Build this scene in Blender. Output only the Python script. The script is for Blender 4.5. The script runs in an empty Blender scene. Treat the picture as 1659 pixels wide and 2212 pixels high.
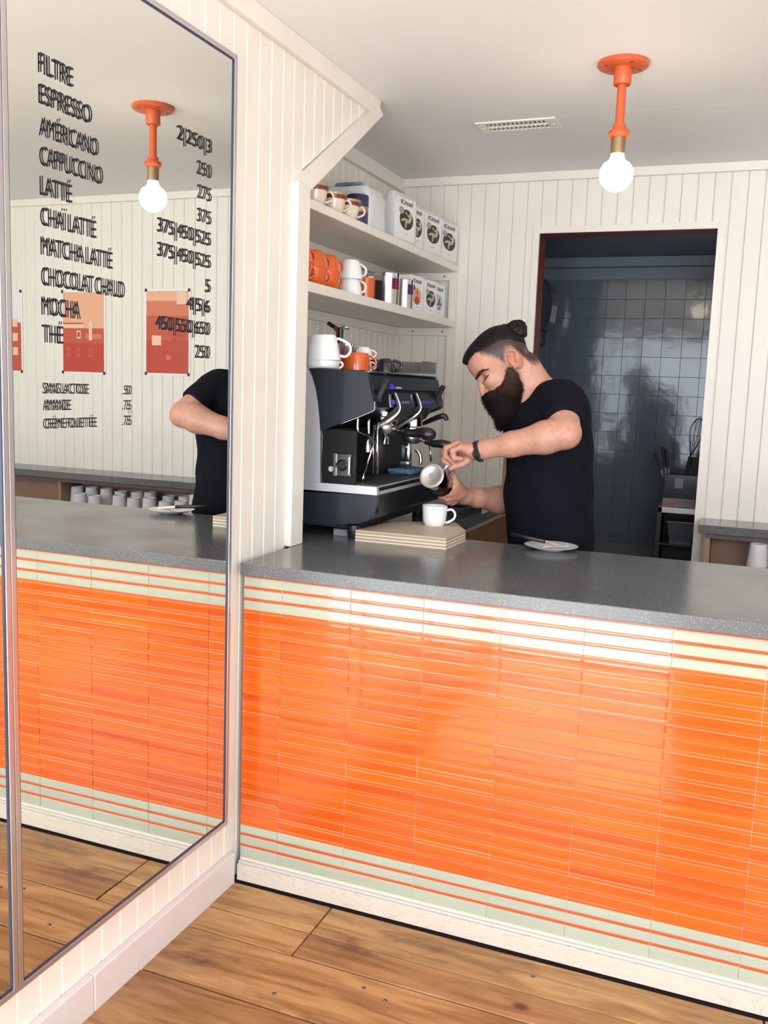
import bpy, bmesh, math, random
import numpy as np
from mathutils import Vector, Matrix
random.seed(7); rng=np.random.default_rng(7)
S=bpy.context.scene; C=S.collection; PI=math.pi
# ---------------- camera ----------------
CR=Vector((.928,.370,.035)); CF=Vector((-.363,.922,-.133)); CP=Vector((1.310,-2.226,1.440)); FPX=1991.0
CF.normalize(); CR=(CR-CF*CR.dot(CF)).normalized(); CU=CR.cross(CF)
cam=bpy.data.objects.new('camera',bpy.data.cameras.new('camera')); C.objects.link(cam)
cam.matrix_world=Matrix(((CR.x,CU.x,-CF.x,CP.x),(CR.y,CU.y,-CF.y,CP.y),(CR.z,CU.z,-CF.z,CP.z),(0,0,0,1)))
cam.data.sensor_fit='VERTICAL'; cam.data.sensor_height=24; cam.data.lens=24*FPX/2212; cam.data.clip_start=.02
S.camera=cam
def P(px,py,x=None,y=None,z=None):   # real place of a measured point, given one known coordinate
    d=CF+CR*((px-829.5)/FPX)-CU*((py-1106)/FPX)
    t=(x-CP.x)/d.x if x is not None else (y-CP.y)/d.y if y is not None else (z-CP.z)/d.z
    return CP+d*t
# ---------------- world, sun, windows, exposure ----------------
W=bpy.data.worlds.new('sky'); S.world=W; W.use_nodes=True
bg=W.node_tree.nodes['Background']; bg.inputs[0].default_value=(.72,.84,1,1); bg.inputs[1].default_value=1.0
def sun(d,e,col,ang):
    l=bpy.data.lights.new('sun','SUN'); l.energy=e; l.color=col; l.angle=math.radians(ang)
    o=bpy.data.objects.new('sun',l); C.objects.link(o); o.rotation_euler=Vector(d).to_track_quat('-Z','Y').to_euler(); return o
sun((.10,1,-1.25),20,(1,.95,.88),1.0)
def area(name,loc,d,sx,sy,e,col):
    l=bpy.data.lights.new(name,'AREA'); l.shape='RECTANGLE'; l.size=sx; l.size_y=sy; l.energy=e; l.color=col
    o=bpy.data.objects.new(name,l); C.objects.link(o); o.location=loc; o.rotation_euler=Vector(d).to_track_quat('-Z','Z').to_euler(); return o
area('daylight',(.53,-2.78,1.10),(0,1,-.0001),1.04,2.05,44,(.88,.94,1))
area('daylight',(2.3,-2.78,1.40),(0,1,-.0001),1.7,1.6,84,(.88,.94,1))
area('kitchen_fill',(1.75,2.6,1.5),(-1,.15,0),.5,.9,1.4,(.7,.85,1))  # added faint blue fill light; the kitchen has no window here
S.view_settings.view_transform='Standard'; S.view_settings.look='None'; S.view_settings.gamma=1
S.view_settings.use_curve_mapping=False; S.view_settings.exposure=.10
# ---------------- materials ----------------
MT={}
def mat(name,col,rough=.5,metal=0,**k):
    if name in MT: return MT[name]
    m=bpy.data.materials.new(name); m.use_nodes=True; nt=m.node_tree; b=nt.nodes['Principled BSDF']
    b.inputs['Base Color'].default_value=(*col,1); b.inputs['Roughness'].default_value=rough; b.inputs['Metallic'].default_value=metal
    for kk,v in k.items():
        if kk=='coat': b.inputs['Coat Weight'].default_value=v; b.inputs['Coat Roughness'].default_value=.03
        if kk=='emit': b.inputs['Emission Color'].default_value=(*v[0],1); b.inputs['Emission Strength'].default_value=v[1]
        if kk=='spec': b.inputs['Specular IOR Level'].default_value=v
        if kk=='trans': b.inputs['Transmission Weight'].default_value=v
        if kk=='ior': b.inputs['IOR'].default_value=v
        if kk=='sss': b.inputs['Subsurface Weight'].default_value=v; b.inputs['Subsurface Radius'].default_value=(.01,.004,.002); b.inputs['Subsurface Scale'].default_value=1
    m.diffuse_color=(*col,1); MT[name]=m; return m
def nd(m,t,**k):
    n=m.node_tree.nodes.new(t)
    for a,v in k.items(): setattr(n,a,v)
    return n
def lk(m,a,b): m.node_tree.links.new(a,b)
def bsdf(m): return m.node_tree.nodes['Principled BSDF']
def coords(m,scale=(1,1,1),kind='pos'):
    mp=nd(m,'ShaderNodeMapping'); mp.inputs['Scale'].default_value=scale
    if kind=='pos': g=nd(m,'ShaderNodeNewGeometry'); lk(m,g.outputs['Position'],mp.inputs[0])
    else: g=nd(m,'ShaderNodeTexCoord'); lk(m,g.outputs['Object'],mp.inputs[0])
    return mp.outputs[0]
def noise(m,vec,scale,detail=3,rough=.5,dist=0):
    n=nd(m,'ShaderNodeTexNoise'); n.inputs['Scale'].default_value=scale; n.inputs['Detail'].default_value=detail
    n.inputs['Roughness'].default_value=rough; n.inputs['Distortion'].default_value=dist; lk(m,vec,n.inputs['Vector']); return n.outputs['Fac']
def ramp(m,fac,stops,interp='LINEAR'):
    r=nd(m,'ShaderNodeValToRGB'); r.color_ramp.interpolation=interp
    e=r.color_ramp.elements
    while len(e)<len(stops): e.new(.5)
    for q,(p,c) in zip(e,stops): q.position=p; q.color=(*c,1) if len(c)==3 else c
    lk(m,fac,r.inputs[0]); return r.outputs[0]
def bump(m,h,strength=.2,dist=.01):
    b=nd(m,'ShaderNodeBump'); b.inputs['Strength'].default_value=strength; b.inputs['Distance'].default_value=dist
    lk(m,h,b.inputs['Height']); lk(m,b.outputs[0],bsdf(m).inputs['Normal'])
def mix(m,fac,a,b,mode='MIX'):
    x=nd(m,'ShaderNodeMix',data_type='RGBA',blend_type=mode)
    for s,v in ((x.inputs[0],fac),(x.inputs[6],a),(x.inputs[7],b)):
        if isinstance(v,(int,float)): s.default_value=v
        elif isinstance(v,tuple): s.default_value=(*v,1)
        else: lk(m,v,s)
    return x.outputs[2]
def base(m,s): lk(m,s,bsdf(m).inputs['Base Color'])
def noisy(name,col,rough,amt=.06,scale=6,bs=60,bstr=.05,**k):
    if name in MT: return MT[name]
    m=mat(name,col,rough,**k); v=coords(m); f=noise(m,v,scale,4)
    lo=tuple(c*(1-amt) for c in col); hi=tuple(min(1,c*(1+amt)) for c in col)
    base(m,ramp(m,f,[(.3,lo),(.7,hi)])); bump(m,noise(m,v,bs,3),bstr,.004); return m
WHITE=noisy('white_paint',(.80,.765,.70),.42,.03,5,45,.12)
TRIMW=noisy('trim_paint',(.80,.765,.70),.38,.03,7,70,.10)
CEIL=noisy('ceiling_paint',(.82,.825,.82),.65,.02,2,20,.06)
BASEW=noisy('baseboard_paint',(.66,.63,.63),.35,.03,8,50,.12)
DARKGAP=mat('dark_gap',(.03,.022,.02),.9)
def glaze(name,c1,c2,c3,br=.17,coat=1.0):
    m=mat(name,c2,br,coat=coat,spec=.42); oi=nd(m,'ShaderNodeObjectInfo'); v=coords(m,(2.2,1,55)); f=noise(m,v,1.0,2)
    a=nd(m,'ShaderNodeMath',operation='MULTIPLY_ADD'); lk(m,oi.outputs['Random'],a.inputs[0]); a.inputs[1].default_value=.34
    a2=nd(m,'ShaderNodeMath',operation='MULTIPLY_ADD'); lk(m,f,a2.inputs[0]); a2.inputs[1].default_value=.8; a2.inputs[2].default_value=-.02
    lk(m,a2.outputs[0],a.inputs[2]); base(m,ramp(m,a.outputs[0],[(.1,c1),(.45,c2),(.9,c3)]))
    n=noise(m,coords(m,(4,4,18)),1.6,2,.5,.4); bump(m,n,.13,.010); return m
ORANGE=glaze('orange_glaze',(.44,.045,.0008),(.58,.082,.001),(.68,.125,.0016))
ORANGED=glaze('orange_stripe_glaze',(.42,.055,.010),(.52,.08,.014),(.55,.09,.015))
CREAM=glaze('cream_glaze',(.34,.375,.295),(.375,.415,.33),(.41,.45,.36))
GROUT=noisy('grout',(.75,.55,.45),.7)
def terrazzo():
    m=mat('grey_terrazzo',(.1,.1,.1),.2); v=coords(m); f=noise(m,v,2.5,4)
    c=ramp(m,f,[(.3,(.092,.098,.104)),(.7,(.125,.130,.138))])
    c=c
    for sc,th,dn in ((230,.24,.55),(110,.16,.86),(420,.30,.5)):
        vo=nd(m,'ShaderNodeTexVoronoi'); vo.inputs['Scale'].default_value=sc; lk(m,v,vo.inputs['Vector'])
        s=ramp(m,vo.outputs['Distance'],[(.0,(1,1,1)),(th*.6,(1,1,1)),(th,(0,0,0))])
        w=nd(m,'ShaderNodeTexWhiteNoise'); lk(m,vo.outputs['Position'],w.inputs['Vector'])
        t=ramp(m,w.outputs['Value'],[(.0,(0,0,0)),(dn,(0,0,0)),(1,(.8,.8,.8))])
        mu=nd(m,'ShaderNodeMath',operation='MULTIPLY'); lk(m,s,mu.inputs[0]); lk(m,t,mu.inputs[1]); c=mix(m,mu.outputs[0],c,(.66,.66,.68))
    base(m,c)
    lk(m,ramp(m,noise(m,v,4,4),[(.3,(.14,)*3),(.7,(.24,)*3)]),bsdf(m).inputs['Roughness']); return m
TERR=terrazzo()
def wood():
    m=mat('pine_floor',(.4,.2,.1),.38); oi=nd(m,'ShaderNodeObjectInfo')
    ad=nd(m,'ShaderNodeVectorMath',operation='MULTIPLY_ADD'); g=nd(m,'ShaderNodeNewGeometry'); lk(m,oi.outputs['Random'],ad.inputs[0]); ad.inputs[1].default_value=(7,13,3); lk(m,g.outputs['Position'],ad.inputs[2])
    mp=nd(m,'ShaderNodeMapping'); mp.inputs['Scale'].default_value=(1.3,11,11); lk(m,ad.outputs[0],mp.inputs[0])
    gr=noise(m,mp.outputs[0],2.2,6,.6,1.1)
    c=ramp(m,gr,[(.25,(.17,.075,.028)),(.42,(.31,.165,.062)),(.55,(.42,.250,.105)),(.75,(.50,.32,.15))])
    mp2=nd(m,'ShaderNodeMapping'); mp2.inputs['Scale'].default_value=(1.4,3.5,3); lk(m,ad.outputs[0],mp2.inputs[0])
    st=ramp(m,noise(m,mp2.outputs[0],1.7,5,.65,.6),[(.33,(.22,.16,.14)),(.43,(.74,.67,.62)),(.56,(1.05,1.03,.98))])
    c=mix(m,.75,c,st,'MULTIPLY')
    vo=nd(m,'ShaderNodeTexVoronoi'); vo.inputs['Scale'].default_value=3.4; mp3=nd(m,'ShaderNodeMapping'); mp3.inputs['Scale'].default_value=(1,1.7,1); lk(m,ad.outputs[0],mp3.inputs[0]); lk(m,mp3.outputs[0],vo.inputs['Vector'])
    k=ramp(m,vo.outputs['Distance'],[(.0,(.12,.07,.05)),(.05,(.2,.11,.08)),(.07,(.55,.4,.35)),(.1,(1,1,1))]); c=mix(m,.9,c,k,'MULTIPLY')
    tint=ramp(m,oi.outputs['Random'],[(0,(.80,.72,.72)),(.5,(1,1,1)),(1,(1.0,.93,.86))]); c=mix(m,1,c,tint,'MULTIPLY'); base(m,c)
    mp4=nd(m,'ShaderNodeMapping'); mp4.inputs['Scale'].default_value=(2,60,60); lk(m,ad.outputs[0],mp4.inputs[0]); bump(m,noise(m,mp4.outputs[0],3,3),.18,.004); return m
FLOOR=wood()
def ply(name,c1,c2,sc=(1,1,1)):
    m=mat(name,c1,.5); f=noise(m,coords(m,sc),2.2,3,.5,2.2)
    w=nd(m,'ShaderNodeMath',operation='SINE'); w2=nd(m,'ShaderNodeMath',operation='MULTIPLY'); lk(m,f,w2.inputs[0]); w2.inputs[1].default_value=60; lk(m,w2.outputs[0],w.inputs[0])
    base(m,ramp(m,w.outputs[0],[(.0,c1),(.8,c1),(1,c2)])); return m
KICK=ply('pale_birch_plywood',(.58,.52,.45),(.50,.43,.35),(1.2,1,4))
PLY=ply('plywood_face',(.56,.46,.35),(.50,.40,.30),(3,3,3))
PLYE=mat('ply_edge_light',(.74,.66,.53),.7); PLYD=mat('ply_edge_dark',(.42,.31,.21),.7)
BROWN=noisy('brown_panel',(.17,.095,.045),.6,.1,8)
CUBBY=noisy('cubby_wood',(.36,.22,.15),.6,.12,5)
MIRROR=mat('silver_mirror',(.86,.88,.845),.0,1)
ALU=noisy('aluminium',(.62,.60,.62),.32,.03,20,200,.02,metal=.9)
ALUD=mat('frame_gasket',(.02,.035,.07),.4)
BLACK=mat('black_vinyl',(.008,.010,.013),.45)
BLKP=mat('black_plastic',(.010,.010,.013),.32); BLKM=mat('matte_black',(.015,.015,.018),.6)
LORG=noisy('orange_paint',(.60,.105,.030),.4,.05,30,90,.1)
BRASS=mat('aged_brass',(.34,.24,.13),.4,.8)
BULB=mat('bulb_glow',(1,.9,.75),.3,emit=((1,.86,.66),16))
NAVY=mat('machine_blue',(.022,.029,.040),.30,.35,coat=.25); NAVYD=mat('machine_dark',(.009,.010,.013),.3)
SILV=mat('satin_silver',(.62,.64,.68),.42,.55); CHR=mat('chrome',(.75,.75,.76),.13,1); STEEL=mat('brushed_steel',(.62,.60,.58),.28,1)
PORC=mat('white_porcelain',(.82,.84,.86),.18,coat=.5); PORCC=mat('cream_porcelain',(.72,.64,.50),.25,coat=.4); MAROON=mat('maroon_band',(.16,.015,.02),.3); GOLDP=mat('gold_pattern',(.42,.29,.12),.35,.4)
OCUP=mat('orange_ceramic',(.66,.105,.012),.18,coat=.6); BCUP=mat('black_ceramic',(.012,.014,.02),.12,coat=.5)
PAPER=mat('white_paper',(.82,.81,.80),.6); BAGP=noisy('translucent_bag',(.70,.72,.74),.35,.04,18,25,.4); BLUEP=noisy('blue_tissue',(.14,.22,.30),.5,.2,30,40,.4)
PUR=mat('purple_print',(.09,.025,.10),.5); MAG=mat('magenta_label',(.32,.02,.14),.4); VIO=mat('violet_label',(.13,.03,.20),.4); BLKPR=mat('black_print',(.015,.015,.015),.5); TAN=mat('tan_print',(.50,.42,.29),.5); GREYPR=mat('grey_print',(.35,.33,.33),.5)
REDPR=mat('red_print',(.45,.06,.04),.5); ORPR=mat('peach_print',(.75,.38,.20),.5); BLUPR=mat('pale_blue_print',(.35,.60,.70),.5); PINKPR=mat('pink_print',(.70,.05,.16),.5)
INDIGO=noisy('indigo_tin',(.035,.03,.10),.4,.5,120); CLOTHB=noisy('blue_cloth',(.10,.17,.30),.9,.15,40,80,.3)
GLASS=mat('clear_plastic',(.85,.85,.85),.1,trans=.9,ior=1.3)
REDJ=noisy('red_brown_paint',(.17,.030,.018),.5,.1)
KTILE=mat('slate_blue_tile',(.085,.105,.125),.13,coat=.25); bump(KTILE,noise(KTILE,coords(KTILE),9,3),.15,.01)
KGR=noisy('slate_grout',(.085,.105,.125),.35); KPAINT=noisy('slate_paint',(.085,.11,.135),.45)
PCUP=noisy('paper_cup',(.70,.70,.73),.6,.05,60)
DCAB=mat('dark_rack',(.02,.022,.028),.4); 
# ---------------- mesh helpers ----------------
def me_obj(name,bm,m,parent=None,smooth=False,loc=None):
    if isinstance(bm,bpy.types.Mesh): me=bm
    else:
        bmesh.ops.recalc_face_normals(bm,faces=bm.faces); me=bpy.data.meshes.new(name); bm.to_mesh(me); bm.free()
    if m is not None and not me.materials:
        for q in (m if isinstance(m,(list,tuple)) else [m]): me.materials.append(q)
    if smooth:
        me.shade_smooth()
        if smooth!='all': me.set_sharp_from_angle(angle=math.radians(40))
    o=bpy.data.objects.new(name,me); C.objects.link(o)
    if parent is not None: o.parent=parent
    if loc is not None: o.location=loc
    return o
def box(bm,a,b,mi=0,bev=0):
    x0,y0,z0=a;x1,y1,z1=b
    v=[bm.verts.new(p) for p in ((x0,y0,z0),(x1,y0,z0),(x1,y1,z0),(x0,y1,z0),(x0,y0,z1),(x1,y0,z1),(x1,y1,z1),(x0,y1,z1))]
    fs=[bm.faces.new([v[i] for i in q]) for q in ((0,3,2,1),(4,5,6,7),(0,1,5,4),(1,2,6,5),(2,3,7,6),(3,0,4,7))]
    for f in fs: f.material_index=mi
    if bev:
        es=list({e for f in fs for e in f.edges}); r=bmesh.ops.bevel(bm,geom=es,offset=bev,segments=2,profile=.5,affect='EDGES')
    return bm
def B(*boxes,bev=0,mi=0):
    bm=bmesh.new()
    for a,b in boxes: box(bm,a,b,mi,bev)
    return bm
def prism(pts,h0,h1,axis='y',bm=None,mi=0):
    bm=bm or bmesh.new()
    def p3(p,h): return {'y':(p[0],h,p[1]),'x':(h,p[0],p[1]),'z':(p[0],p[1],h)}[axis]
    a=[bm.verts.new(p3(p,h0)) for p in pts]; b=[bm.verts.new(p3(p,h1)) for p in pts]; n=len(pts)
    fs=[bm.faces.new(a),bm.faces.new(b[::-1])]+[bm.faces.new((a[i],b[i],b[(i+1)%n],a[(i+1)%n])) for i in range(n)]
    for f in fs:f.material_index=mi
    return bm
def lathe(prof,n=32,bm=None,mi=0,c=(0,0,0),M=None):
    bm=bm or bmesh.new(); rings=[]
    for r,z in prof:
        if r<1e-6: rings.append([bm.verts.new((c[0],c[1],c[2]+z))])
        else: rings.append([bm.verts.new((c[0]+r*math.cos(2*PI*i/n),c[1]+r*math.sin(2*PI*i/n),c[2]+z)) for i in range(n)])
    for a,b in zip(rings,rings[1:]):
        for i in range(n):
            j=(i+1)%n
            if len(a)==1 and len(b)==1: continue
            if len(a)==1: f=bm.faces.new((a[0],b[j],b[i]))
            elif len(b)==1: f=bm.faces.new((a[i],a[j],b[0]))
            else: f=bm.faces.new((a[i],a[j],b[j],b[i]))
            f.material_index=mi
    if M is not None: bmesh.ops.transform(bm,matrix=M,verts=[v for r in rings for v in r])
    return bm
def spline(pts,n=6):
    pts=[Vector(p) for p in pts]; out=[]
    for i in range(len(pts)-1):
        p0=pts[max(i-1,0)];p1=pts[i];p2=pts[i+1];p3=pts[min(i+2,len(pts)-1)]
        for k in range(n):
            t=k/n; out.append(.5*((2*p1)+(-p0+p2)*t+(2*p0-5*p1+4*p2-p3)*t*t+(-p0+3*p1-3*p2+p3)*t**3))
    out.append(pts[-1]); return out
def tube(pts,r,n=10,bm=None,mi=0,flat=1.0):
    bm=bm or bmesh.new(); pts=[Vector(p) for p in pts]; rs=r if isinstance(r,(list,tuple)) else [r]*len(pts)
    if len(rs)!=len(pts): rs=[rs[min(int(i/(len(pts)-1)*(len(rs)-1)),len(rs)-2)]*(1-((i/(len(pts)-1)*(len(rs)-1))-min(int(i/(len(pts)-1)*(len(rs)-1)),len(rs)-2)))+rs[min(int(i/(len(pts)-1)*(len(rs)-1)),len(rs)-2)+1]*((i/(len(pts)-1)*(len(rs)-1))-min(int(i/(len(pts)-1)*(len(rs)-1)),len(rs)-2)) for i in range(len(pts))]
    T=[(pts[min(i+1,len(pts)-1)]-pts[max(i-1,0)]).normalized() for i in range(len(pts))]
    up=Vector((0,0,1)) if abs(T[0].z)<.9 else Vector((1,0,0)); N=(up-T[0]*up.dot(T[0])).normalized(); rings=[]
    for p,t,rr in zip(pts,T,rs):
        N=(N-t*N.dot(t)).normalized(); Bn=t.cross(N)
        rings.append([bm.verts.new(p+N*(rr*math.cos(2*PI*k/n))+Bn*(rr*flat*math.sin(2*PI*k/n))) for k in range(n)])
    for a,b in zip(rings,rings[1:]):
        for i in range(n): bm.faces.new((a[i],a[(i+1)%n],b[(i+1)%n],b[i])).material_index=mi
    for rg in (rings[0],rings[-1]): bm.faces.new(rg).material_index=mi
    return bm
def thing(name,label,cat,loc=(0,0,0),rz=0,group=None,rot=None):
    o=bpy.data.objects.new(name,None); C.objects.link(o); o.location=loc; o.rotation_euler=rot or (0,0,rz); o.empty_display_size=.05
    o['label']=label; o['category']=cat
    if group:o['group']=group
    return o
def tag(o,label,cat,group=None):
    o['label']=label;o['category']=cat
    if group:o['group']=group
    return o
def struct(name,bm=None,m=None):
    if bm is None: o=bpy.data.objects.new(name,None); C.objects.link(o)
    else: o=me_obj(name,bm,m)
    o['kind']='structure'; return o
def dup(root,loc,rz=None,label=None,group=None,rot=None):
    r=root.copy(); C.objects.link(r); r.location=loc
    if rz is not None:r.rotation_euler=(0,0,rz)
    if rot is not None:r.rotation_euler=rot
    if label:r['label']=label
    if group:r['group']=group
    for ch in list(root.children):
        c=ch.copy(); C.objects.link(c); c.parent=r
        for g in list(ch.children): d=g.copy(); C.objects.link(d); d.parent=c
    return r
TXT={}
def text_src(s,bold,spacing,res=3):
    if (s,bold,spacing) in TXT: return TXT[(s,bold,spacing)]
    cu=bpy.data.curves.new('lettering','FONT'); cu.body=s; cu.size=1; cu.extrude=0; cu.resolution_u=res; cu.offset=bold; cu.space_character=spacing
    o=bpy.data.objects.new('lettering',cu); C.objects.link(o)
    dg=bpy.context.evaluated_depsgraph_get(); me=bpy.data.meshes.new_from_object(o.evaluated_get(dg)); bpy.data.objects.remove(o); me.materials.clear(); TXT[(s,bold,spacing)]=me; return me
def text_mesh(s,w,h,depth=.0006,bold=0.0,spacing=1.0):
    bm=bmesh.new(); bm.from_mesh(text_src(s,bold,spacing))
    xs=[v.co.x for v in bm.verts]; ys=[v.co.y for v in bm.verts]; x0,x1,y0,y1=min(xs),max(xs),min(ys),max(ys)
    for v in bm.verts: v.co=Vector(((v.co.x-x0)/(x1-x0)*w,(v.co.y-y0)/(y1-y0)*h,0))
    if depth:
        r=bmesh.ops.extrude_face_region(bm,geom=bm.faces[:]); 
        for v in r['geom']:
            if isinstance(v,bmesh.types.BMVert): v.co.z+=depth
    for f in bm.faces: f.material_index=0
    return bm
def place_bm(bm,M): bmesh.ops.transform(bm,matrix=M,verts=bm.verts); return bm
MXP=Matrix(((0,0,1,0),(1,0,0,0),(0,1,0,0),(0,0,0,1)))   # text plane (x->+y, y->+z, facing +x)
MYN=Matrix(((1,0,0,0),(0,0,-1,0),(0,1,0,0),(0,0,0,1)))  # facing -y
for s_ in ('FILTRE','ESPRESSO','AMÉRICANO','CAPPUCCINO','LATTÉ','CHAÏ LATTÉ','MATCHA LATTÉ','CHOCOLAT CHAUD','MOCHA','THÉ','375|450|525','4|5|6','450|550|650','2|250|3','SANS LACTOSE','AMANDE','CRÈME FOUETTÉE'): text_src(s_,0,.93)
for s_ in ('250','275','375','5','.50','.75'): text_src(s_,0,1)
text_src('Kittel',.02,1.0)
# ================= ROOM =================
YB=2.052; XN=-.347; ZC=2.43; XR=3.3; YF=-2.75
PITCH=.0671
# floor planks
fl=struct('floor',B(((-.4,YF-.05,-.06),(XR+.1,3.2,-.012))),DARKGAP)
def plank(x0,x1,y0,y1,z=0.0,g=.0025):
    bm=B(((x0+g,y0+g,-.014),(x1-g,y1-g,z)),bev=.002); me_obj('plank',bm,FLOOR,fl)
rows=[-.028,P(460,1958,z=0).y,P(460,2014,z=0).y,P(460,2139,z=0).y]
yy=P(460,2139,z=0).y
while yy>YF: rows.append(yy-.235); yy-=.235
cuts={0:[.33,1.45],1:[.33,1.30],2:[1.05,2.4],3:[2.1],4:[1.3],5:[.8,2.5]}
for i in range(len(rows)-1):
    xs=[0]+cuts.get(i,[.5+.37*((i*5)%4),2.3])+[XR]
    gap=.005 if i in (3,) else .0022
    for a,b in zip(xs,xs[1:]): plank(a,b,rows[i+1],rows[i],random.uniform(-.0015,.001),gap)
for i in range(13): plank(-.02,XR,.12+i*.235,.12+(i+1)*.235) if i<13 and .12+i*.235<3 else None
for (px,py) in ((786,2134),(832,2161),(1151,1999+110),(592,2146)):   # nail heads
    q=P(px,py,z=0); me_obj('nail',lathe([(0,.0018),(.004,.0014),(.0052,0),(.0052,-.002)],10,c=q),mat('nail_grey',(.12,.12,.13),.4,.7),fl,True)
# ceiling in two boards with a faint joint
ce=struct('ceiling',B(((-.45,YF-.1,ZC+.012),(XR+.1,YB+.1,ZC+.06))),CEIL)
me_obj('ceiling_board',B(((-.45,YF-.1,ZC),(XR+.1,1.2225,ZC+.012)),bev=.0006),CEIL,ce)
me_obj('ceiling_board',B(((-.45,1.2228,ZC),(XR+.1,YB+.1,ZC+.012)),bev=.0006),CEIL,ce)
# beadboard
BD={}
def board_mesh(w,h0,h1,cut=None,key=None):
    if key in BD: return BD[key]
    c=.0038;g=.0003;t=.012
    bm=bmesh.new(); prism([(g,-t),(w-g,-t),(w-g,-c),(w-g-c*.8,0),(g+c*.8,0),(g,-c)],0,1,'z',bm)
    for v in bm.verts:
        v.co.z=h0 if v.co.z<.5 else (h1 if cut is None else cut(v.co.x))
    me=bpy.data.meshes.new('board'); bmesh.ops.recalc_face_normals(bm,faces=bm.faces); bm.to_mesh(me); bm.free(); me.materials.append(WHITE)
    BD[key]=me; return me
def board(parent,me,loc,rz):
    o=bpy.data.objects.new('board',me); C.objects.link(o); o.parent=parent; o.location=loc; o.rotation_euler=(0,0,rz); return o
# local board: x along wall, face at y=0 looking +y_local
# left wall: face x=0 looking +x ; local x-> -y(world) after rz=-90deg
wl=struct('wall_left',B(((-.06,YF,0),(-.014,.31,ZC))),WHITE)
o1=-.0618; nL=0; yv=o1+PITCH*5-PITCH*0
k=-48
diag=lambda y:2.035+(y-.30)*(2.40-2.035)/(.875-.30)
for i in range(-48,15):
    y0=o1+i*PITCH; y1=y0+PITCH
    if y1<=.30:
        board(wl,board_mesh(PITCH,0,ZC,key='full'),(0,y1,0),-PI/2)
    elif y0<.87:
        me=board_mesh(PITCH,0,1,key=('d',i)) if False else None
        c=.0038;g=.0003;t=.012; bm=bmesh.new(); prism([(g,-t),(PITCH-g,-t),(PITCH-g,-c),(PITCH-g-c*.8,0),(g+c*.8,0),(g,-c)],0,1,'z',bm)
        for v in bm.verts:
            yw=y1-v.co.x; v.co.z=ZC if v.co.z>.5 else min(ZC-.001,(diag(yw)+.02) if yw>.285 else 0.95)
        me=bpy.data.meshes.new('board'); bmesh.ops.recalc_face_normals(bm,faces=bm.faces); bm.to_mesh(me); bm.free(); me.materials.append(WHITE)
        board(wl,me,(0,y1,0),-PI/2)
# backing of the triangle above the nook opening
me_obj('bulkhead',prism([(.305,2.06),(.86,2.412),(.86,ZC),(.305,ZC)],-.06,-.014,'x'),WHITE,wl)
# post and diagonal trim
tp=struct('trim_1',B(((-.06,.276,.945),(.020,.357,2.035)),bev=.0025),TRIMW)
dd=prism([(.277,2.035),(.357,2.023),(.905,2.388),(.862,2.412)],-.058,.0222,'x'); struct('trim_2',dd,TRIMW)
struct('trim_3',B(((0,YF,2.375),(.020,.885,ZC)),bev=.003),TRIMW)   # crown, left wall
struct('trim_4',B(((XN,.31,2.372),(XN+.022,YB,ZC)),bev=.003),TRIMW)
struct('trim_5',B(((XN,YB-.022,2.392),(XR,YB,ZC)),bev=.003),TRIMW)
bb=struct('baseboard_left',B(((-.002,YF,-.012),(.014,-.030,.086))),BASEW)
for a,b in ((-.648,-.030),(-1.9,-.650),(YF,-1.902)): me_obj('baseboard_piece',B(((0.0,a,-.012),(.0195,b,.0905)),bev=.003),BASEW,bb)
# nook
wn=struct('wall_nook',B(((XN-.06,.25,0),(XN-.012,YB+.1,ZC))),WHITE)
i=0
while .31+i*PITCH<YB: board(wn,board_mesh(PITCH,.90,ZC,key='nook'),(XN,.31+(i+1)*PITCH,0),-PI/2); i+=1
struct('wall_pier',B(((XN,.255,0),(-.061,.31,ZC))),WHITE)
# back wall with doorway
DX0,DX1,DZ=.3406,1.1066,2.163
wb=struct('wall_back',B(((XN-.06,YB+.013,0),(DX0-.02,YB+.11,ZC)),((DX1+.02,YB+.013,0),(XR+.1,YB+.11,ZC)),((DX0-.02,YB+.013,DZ+.02),(DX1+.02,YB+.11,ZC))),WHITE)
gx=P(1019,398,y=YB).x
i0=int((gx-XN)/PITCH)+1
for i in range(-i0,60):
    x0=gx+i*PITCH;x1=x0+PITCH
    if x1<XN+.01 or x0>XR: continue
    # face looks -y: rz=180, local x -> -x world
    if x1<DX0-.02 or x0>DX1+.02: board(wb,board_mesh(PITCH,0,ZC,key='full'),(x1,YB,0),PI)
    elif x0>DX0-.03 and x1<DX1+.03: board(wb,board_mesh(PITCH,DZ+.01,ZC,key='overdoor'),(x1,YB,0),PI)
    else:
        board(wb,board_mesh(PITCH,DZ+.01,ZC,key='overdoor'),(x1,YB,0),PI)
        a,b=(x0,DX0-.018) if x0<DX0 else (DX1+.018,x1)
        if b-a>.015: board(wb,board_mesh(b-a,0,DZ+.01,key=('pt',round(a,3))),(b,YB,0),PI)
dr=struct('door_1')
me_obj('casing',B(((DX0-.030,YB-.008,.0),(DX0,YB+.012,DZ+.028))),TRIMW,dr)
me_obj('casing',B(((DX1,YB-.008,.0),(DX1+.034,YB+.012,DZ+.028))),TRIMW,dr)
me_obj('casing',B(((DX0,YB-.008,DZ),(DX1,YB+.012,DZ+.028))),TRIMW,dr)
me_obj('jamb',B(((DX0-.02,YB+.004,0),(DX0+.001,YB+.125,DZ))),REDJ,dr)
me_obj('jamb',B(((DX0,YB+.004,DZ-.001),(DX1,YB+.125,DZ+.02))),REDJ,dr)
me_obj('jamb',B(((DX1-.001,YB+.012,0),(DX1+.02,YB+.125,DZ))),REDJ,dr)
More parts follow.
